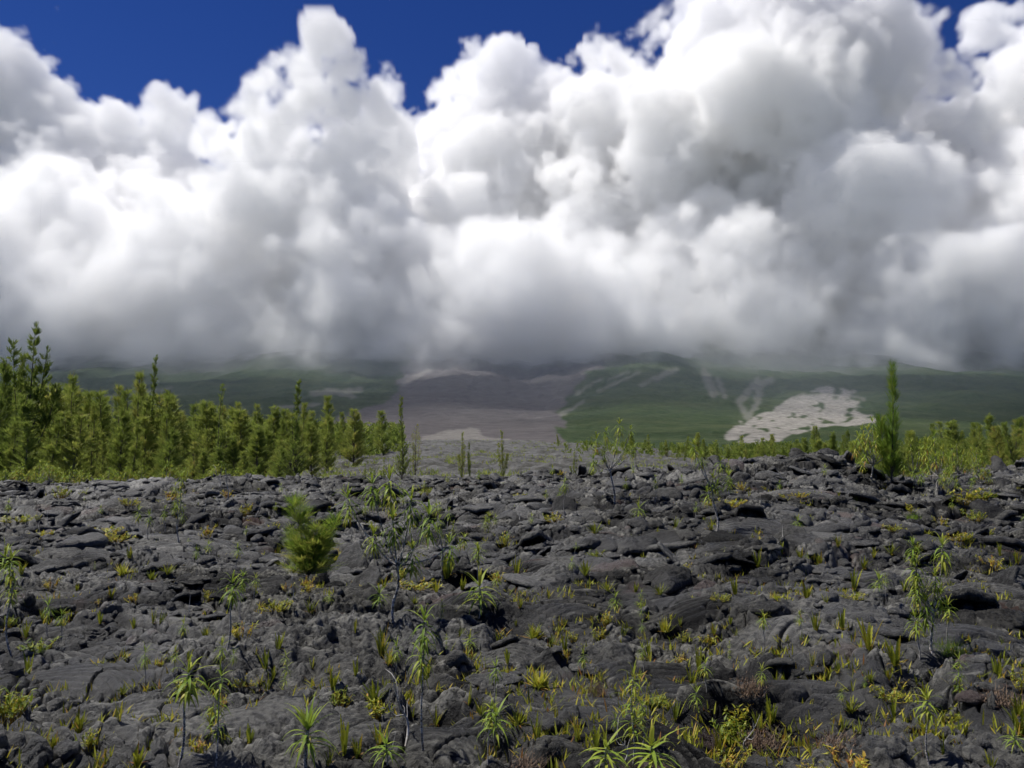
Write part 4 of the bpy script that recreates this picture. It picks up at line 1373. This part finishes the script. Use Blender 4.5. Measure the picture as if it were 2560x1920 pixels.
tree_at(CT_SPIRE, 742, 952, 42, None, 1.2, 'dark spire casuarina with a wide skirt at the right end of the left wood', rot=1, group=WL, mk='the skirted spire casuarina')
tree_at(CT_SPIRE, 1006, 993, 44, None, 1.0, 'tapering dark casuarina standing on the flow left of centre', rot=2.4, group=WM, mk='the tapering flow casuarina')
tree_at(CT_GREY, 1040, 1062, 46, None, 1.0, 'sparse greyish casuarina touching the tapering one', rot=1, group=WM)
tree_at(CT_THIN, 1155, 1082, 46, None, 1.0, 'left one of two close thin casuarinas on the flow', rot=1, group=WM)
tree_at(CT_THIN, 1174, 1108, 46, None, 1.0, 'right one of two close thin casuarinas on the flow', rot=2, group=WM)
tree_at(CT_THIN, 1258, 1078, 46, None, 1.1, 'lone thin casuarina on the flow nearest the picture centre', rot=3.4, group=WM)
tree_at(CT_THIN, 1433, 1130, 40, None, 1.2, 'small dark thin casuarina on the flow left of the yellow-tipped shrub', rot=0, group=WM)
tree_at(CT_THIN, 1375, 1158, 60, None, 1.2, 'tiny casuarina far out on the middle flow', rot=0, group=WM)
tree_at(CT_THIN, 958, 1145, 44, None, 1.2, 'short thin casuarina left of the tapering one', rot=0, group=WM)
tree_at(CT_THIN, 912, 1160, 44, None, 1.4, 'shortest thin casuarina at the left of the flow', rot=1, group=WM)


def left_wood():
    r = np.random.default_rng(33)
    prof_x = [-250, 60, 120, 180, 240, 300, 360, 420, 500, 600, 700, 780, 880, 960, 1000]
    prof_y = [960, 975, 985, 968, 985, 990, 985, 1000, 1025, 1032, 1035, 1036, 1042, 1046, 1075]
    n = 0
    for row, (dist, step, lim, drop) in enumerate([(43, 62, 700, 78), (47, 55, 760, 38), (53, 50, 800, 10), (62, 52, 860, 0), (78, 58, 940, 0), (100, 66, 990, 0)]):
        px = -160 + r.uniform(0, 40)
        while px < lim:
            top = np.interp(px, prof_x, prof_y) + drop + r.normal() * (17 if row < 5 else 7) + (px / 60 if row < 2 else 0)
            d = dist * r.uniform(.97, 1.04)
            k = CT[int(r.integers(0, 7))]
            ph = ['front row', 'second row', 'third row', 'middle', 'back', 'far back'][row]
            tree_at(k, px, top, d, None, r.uniform(1.0, 1.9), None, f'feathery casuarina in the {ph} of the left wood', group=WL)
            PLACED[-1]['o'].rotation_euler[:2] = r.normal() * .05, r.normal() * .05
            n += 1
            px += step * r.uniform(.6, 1.4)
    return n


def right_wood():
    r = np.random.default_rng(44)
    prof_x = [1370, 1420, 1500, 1600, 1700, 1800, 1900, 2000, 2060, 2120, 2200, 2300, 2340, 2420, 2500, 2560, 2800]
    prof_y = [1104, 1092, 1090, 1094, 1098, 1104, 1106, 1100, 1080, 1084, 1080, 1076, 1056, 1062, 1056, 1050, 1045]
    n = 0
    for row, (dist, step, x0) in enumerate([(62, 75, 1960), (76, 62, 1840), (95, 52, 1700), (125, 48, 1560), (170, 48, 1380)]):
        px = x0 + r.uniform(0, 30)
        while px < 2720:
            top = np.interp(px, prof_x, prof_y) + (16, 9, 3, 0, 0)[row] + r.normal() * 10
            ph = ['front row', 'second row', 'third row', 'back', 'far back'][row]
            tree_at(CT[int(r.integers(0, 7))], px, top, dist * r.uniform(.96, 1.05), None, r.uniform(.9, 1.7), None, f'wind-leaning casuarina in the {ph} of the right wood', group=WR)
            PLACED[-1]['o'].rotation_euler[1] += .12
            n += 1
            px += step * r.uniform(.6, 1.4)
    return n


nl, nr = left_wood(), right_wood()


def far_wood():
    """the wood beyond, one mass of crowns"""
    r = np.random.default_rng(55)
    src = []
    for k in range(3):
        p = casuarina(160 + k, cone(.2, .8, .15), 34, 9, .09, .022, .8, .05, .01, .42)[1][1]
        v = np.zeros(len(p.vertices) * 3, np.float32)
        p.vertices.foreach_get('co', v)
        t = np.zeros(len(p.vertices), np.float32)
        p.attributes['tint'].data.foreach_get('value', t)
        src.append((v.reshape(-1, 3), t))
    g = Geo()
    for side, n in ((0, 420), (1, 520)):
        for i in range(n):
            y = math.exp(r.uniform(math.log(105), math.log(330)))
            px = r.uniform(-260, 1010) if side == 0 else r.uniform(1385, 2800)
            x = (px - 1280) / F * y
            top = (np.interp(px, [-250, 500, 1000], [1030, 1046, 1060]) if side == 0 else np.interp(px, [1385, 1800, 2800], [1103, 1108, 1085])) + r.uniform(0, 14)
            zt = CAMZ + ray(px, top)[2] * y
            z0 = -2.6
            h = max(2.5, zt - z0)
            v, t = src[i % 3]
            a = r.uniform(0, 6.283)
            c, s = math.cos(a), math.sin(a)
            w = h * r.uniform(1.0, 1.5)
            V = np.stack([(v[:, 0] * c - v[:, 1] * s) * w + x, (v[:, 0] * s + v[:, 1] * c) * w + y, v[:, 2] * h + z0], -1)
            q = np.arange(len(v)).reshape(-1, 4)
            g.add(V, np.stack([q[:, 0], q[:, 1], q[:, 3], q[:, 2]], -1), None, np.clip(t + r.normal() * .1, 0, 1))
    o = link('far_wood', g.mesh('far_wood', M_NEEDLE))
    o['kind'] = 'stuff'


far_wood()


def undergrowth():
    """leafy thicket along the near edge of the wood, each bush its own"""
    r = np.random.default_rng(66)
    for px in list(range(10, 720, 42)):
        p = px + r.uniform(-12, 12)
        d = r.uniform(37, 42)
        k = SH_BUSHY[int(r.integers(0, 2))]
        tree_at(k, p, 1168 + r.uniform(-14, 14), d, None, r.uniform(1.3, 1.9), None, 'pale leafy bush at the near edge of the left wood', group='bushes along the edge of the left wood')


undergrowth()


# ------------------------------------------------------------------ broken crust: plates, toes and rubble lying over the lava
def crust():
    r = np.random.default_rng(303)
    plants = np.array([p['o'].location[:2] for p in PLACED if p['y'] < 45])
    V, Q, LI, RU, TO = [], [], [], [], []
    tot = [0]

    def batch(n, y0, y1, amin, amax, segs, rings, thick, tilt, clump, keep, flat=1.0, lift=.25, lich=.35):
        y = np.exp(r.uniform(math.log(y0), math.log(y1), n * 4))
        y = np.sqrt(r.uniform(y0 ** 1.6, y1 ** 1.6, n * 4) ** (2 / 1.6)) if y1 / y0 > 1.5 else y
        x = y * r.uniform(-.74, .74, n * 4)
        ok = fbm(x * .45, y * .45, 3, clump) > keep
        x, y = x[ok][:n], y[ok][:n]
        a = amin * (amax / amin) ** r.uniform(0, 1, len(x)) ** 1.6
        dm = np.full(len(x), 9.)
        for k in range(0, len(plants), 64):
            dm = np.minimum(dm, np.hypot(x[:, None] - plants[None, k:k + 64, 0], y[:, None] - plants[None, k:k + 64, 1]).min(1))
        ok = dm > a * .75 + .02
        for (x0, y0, q) in ROPE_AT:
            ok &= np.hypot(x - x0, y - y0) > q * .6 + a * .5
        x, y, a = x[ok], y[ok], a[ok]
        n = len(x)
        ci, ki = np.clip(np.searchsorted(TT, x / y), 1, len(TT) - 2), np.clip(np.searchsorted(DD, y), 4, len(DD) - 5)
        z = LH[ki, ci]
        th = np.arange(segs) * 2 * math.pi / segs
        R_ = np.zeros((n, segs))
        for k in range(6):                                   # an irregular rounded polygon
            ph = (k + r.uniform(-.35, .35, n)) * math.pi / 3
            dk = r.uniform(.62, 1.05, n)
            c = np.clip(np.cos(th[None] - ph[:, None]), .05, 1)
            R_ += (c / dk[:, None]) ** 12
        R_ = R_ ** (-1 / 12.)
        R_ *= 1 + .07 * perlin(np.cos(th)[None] * 2.2 + r.uniform(0, 300, n)[:, None], np.sin(th)[None] * 2.2 + 0 * R_, 405) + .05 * perlin(np.cos(th)[None] * 5 + r.uniform(0, 300, n)[:, None], np.sin(th)[None] * 5 + 0 * R_, 406)
        asp = r.uniform(.55, 1., n)
        rho = np.concatenate([np.linspace(.0, .86, rings), [.94, .985, 1.0, .97, .86]])
        zf = np.concatenate([np.zeros(rings), [-.06, -.25, -.55, -.85, -1.]])
        u = R_[:, None] * rho[None, :, None] * np.cos(th)[None, None] * a[:, None, None]
        v = R_[:, None] * rho[None, :, None] * np.sin(th)[None, None] * (a * asp)[:, None, None]
        hgt = (thick * a * r.uniform(.6, 1.4, n))[:, None, None]
        dome = hgt * flat * (1 - rho[None, :, None] ** 2) * r.uniform(.1, 1.1, n)[:, None, None]
        w = dome + hgt * zf[None, :, None]
        off = r.uniform(0, 500, n)[:, None, None]
        w = w + hgt * .35 * fbm((u / a[:, None, None] * 1.6 + off), (v / a[:, None, None] * 1.6 + off * .7), 3, 401) * (rho < .99)[None, :, None]
        if rings > 8:                                        # rope folds on some plates
            per = r.uniform(.035, .07, n)[:, None, None]
            rp = np.abs(np.sin(math.pi * (v + .9 * u * u / a[:, None, None] + .02 * perlin(u * 9 + off, v * 9, 403)) / per))
            w = w + (np.sqrt(rp) - .6) * .34 * per * (r.uniform(0, 1, n) < .75)[:, None, None] * (1 - rho ** 4)[None, :, None]
            w = w + .010 * fbm(u * 16 + off, v * 16, 3, 404) * (rho < .97)[None, :, None]
        yaw, ta, ti = r.uniform(0, 6.283, n), r.uniform(0, 6.283, n), np.abs(r.normal(size=n)) * tilt
        gx, gy = (np.cos(ta) * ti)[:, None, None], (np.sin(ta) * ti)[:, None, None]
        c, s_ = np.cos(yaw)[:, None, None], np.sin(yaw)[:, None, None]
        X, Y = u * c - v * s_, u * s_ + v * c
        k = 1 / np.sqrt(1 + gx * gx + gy * gy)
        Z = w + (X * gx + Y * gy) * .9 + z[:, None, None] + hgt * lift
        X, Y = X * k - w * gx * k + x[:, None, None], Y * k - w * gy * k + y[:, None, None]
        P = np.stack([X, Y, Z], -1)
        nr = len(rho)
        i = (np.arange(n * nr * segs).reshape(n, nr, segs)) + tot[0]
        j = np.roll(i, -1, 2)
        Q.append(np.stack([i[:, :-1], j[:, :-1], j[:, 1:], i[:, 1:]], -1).reshape(-1, 4))
        V.append(P.reshape(-1, 3))
        tot[0] += n * nr * segs
        rim = np.clip((rho - .8) / .15, 0, 1)[None, :, None] * np.ones((n, 1, segs))
        LI.append(np.clip(lich * r.uniform(0, 1, n)[:, None, None] ** 2 * 1.3 + .3 * rim * r.uniform(0, 1, n)[:, None, None], 0, 1).ravel())
        RU.append(np.broadcast_to(((r.uniform(0, 1, n) < .035) * .8)[:, None, None], (n, nr, segs)).ravel())
        TO.append(np.broadcast_to((r.normal(size=n) * .28)[:, None, None], (n, nr, segs)).ravel())

    batch(620, 3.4, 13, .14, .60, 64, 26, .15, .36, 501, -.6)
    batch(1500, 3.4, 13, .05, .17, 20, 5, .45, .30, 502, -.1, lift=.35)
    batch(4400, 11, 40, .12, .52, 30, 8, .22, .42, 503, -.6)
    batch(4600, 11, 40, .07, .24, 14, 4, .50, .35, 504, -.05, lift=.4)
    batch(2600, 4, 36, .03, .10, 9, 3, .8, .4, 505, .30, lift=.5, lich=.6)
    n = sum(len(v) for v in V)
    me = make_mesh('broken_crust', np.concatenate(V), np.concatenate(Q), None,
                   {'lichen': np.concatenate(LI), 'rust': np.concatenate(RU), 'far': np.zeros(n), 'tone': np.concatenate(TO)}, M_LAVA)
    o = link('lava_rubble', me)
    o['kind'] = 'stuff'
    print('crust', n, time.time() - T0)


crust()


# ------------------------------------------------------------------ labels: each says which one
def set_labels():
    marks = [p for p in PLACED if p.get('mark')]
    pend = []
    for p in PLACED:
        p['o']['group'] = p['group']
        if p['label']:
            p['o']['label'] = p['label']
        elif 'wood' in p['phrase']:
            pend.append((p, p['phrase'], 'x'))
        else:
            best = None
            for m in marks:
                sc = max(60, (p['py'] - 1080) * .35)
                dx, dy = (p['px'] - m['px']), (p['py'] - m['py']) * 1.8
                q = math.hypot(dx, dy) / sc
                if best is None or q < best[0]:
                    best = (q, m, dx, dy)
            _, m, dx, dy = best
            rel = ('right of' if dx > 0 else 'left of') if abs(dx) > abs(dy) else ('in front of' if dy > 0 else 'behind')
            pend.append((p, f"{p['phrase']} {rel} {m['mark']}", m))
    by = {}
    for p, t, m in pend:
        by.setdefault(t, []).append((p, m))
    ORD = ['', 'second ', 'third ', 'fourth ', 'fifth ', 'sixth ', 'seventh ', 'eighth ', 'ninth ', 'tenth ', 'eleventh ', 'twelfth ', 'thirteenth ', 'fourteenth ', 'fifteenth ', 'sixteenth ', 'seventeenth ', 'eighteenth ', 'nineteenth ', 'twentieth ']
    for t, ps in by.items():
        if len(ps) == 1 and ps[0][1] != 'x':
            ps[0][0]['o']['label'] = t
            continue
        if ps[0][1] == 'x':
            vis = sorted([q[0] for q in ps], key=lambda q: q['px'])
            vis = [q for q in vis if -10 < q['px'] < 2570] + [q for q in vis if not -10 < q['px'] < 2570]
            for i, q in enumerate(vis):
                q['o']['label'] = f"{t}, {ORD[i]}from its left end" if i and i < 20 else (f'{t}, nearest its left end' if i == 0 else f'{t}, {ORD[min(19, len(vis) - 1 - i)]}from its right end' if len(vis) - 1 - i else f'{t}, nearest its right end')
            continue
        m = ps[0][1]
        qs = sorted([q[0] for q in ps], key=lambda q: math.hypot(q['px'] - m['px'], 1.8 * (q['py'] - m['py'])))
        for i, q in enumerate(qs):
            q['o']['label'] = f"{t}, {ORD[min(i, 19)]}nearest to it"


set_labels()
print('all', len(PLACED), 'left', nl, 'right', nr, time.time() - T0)
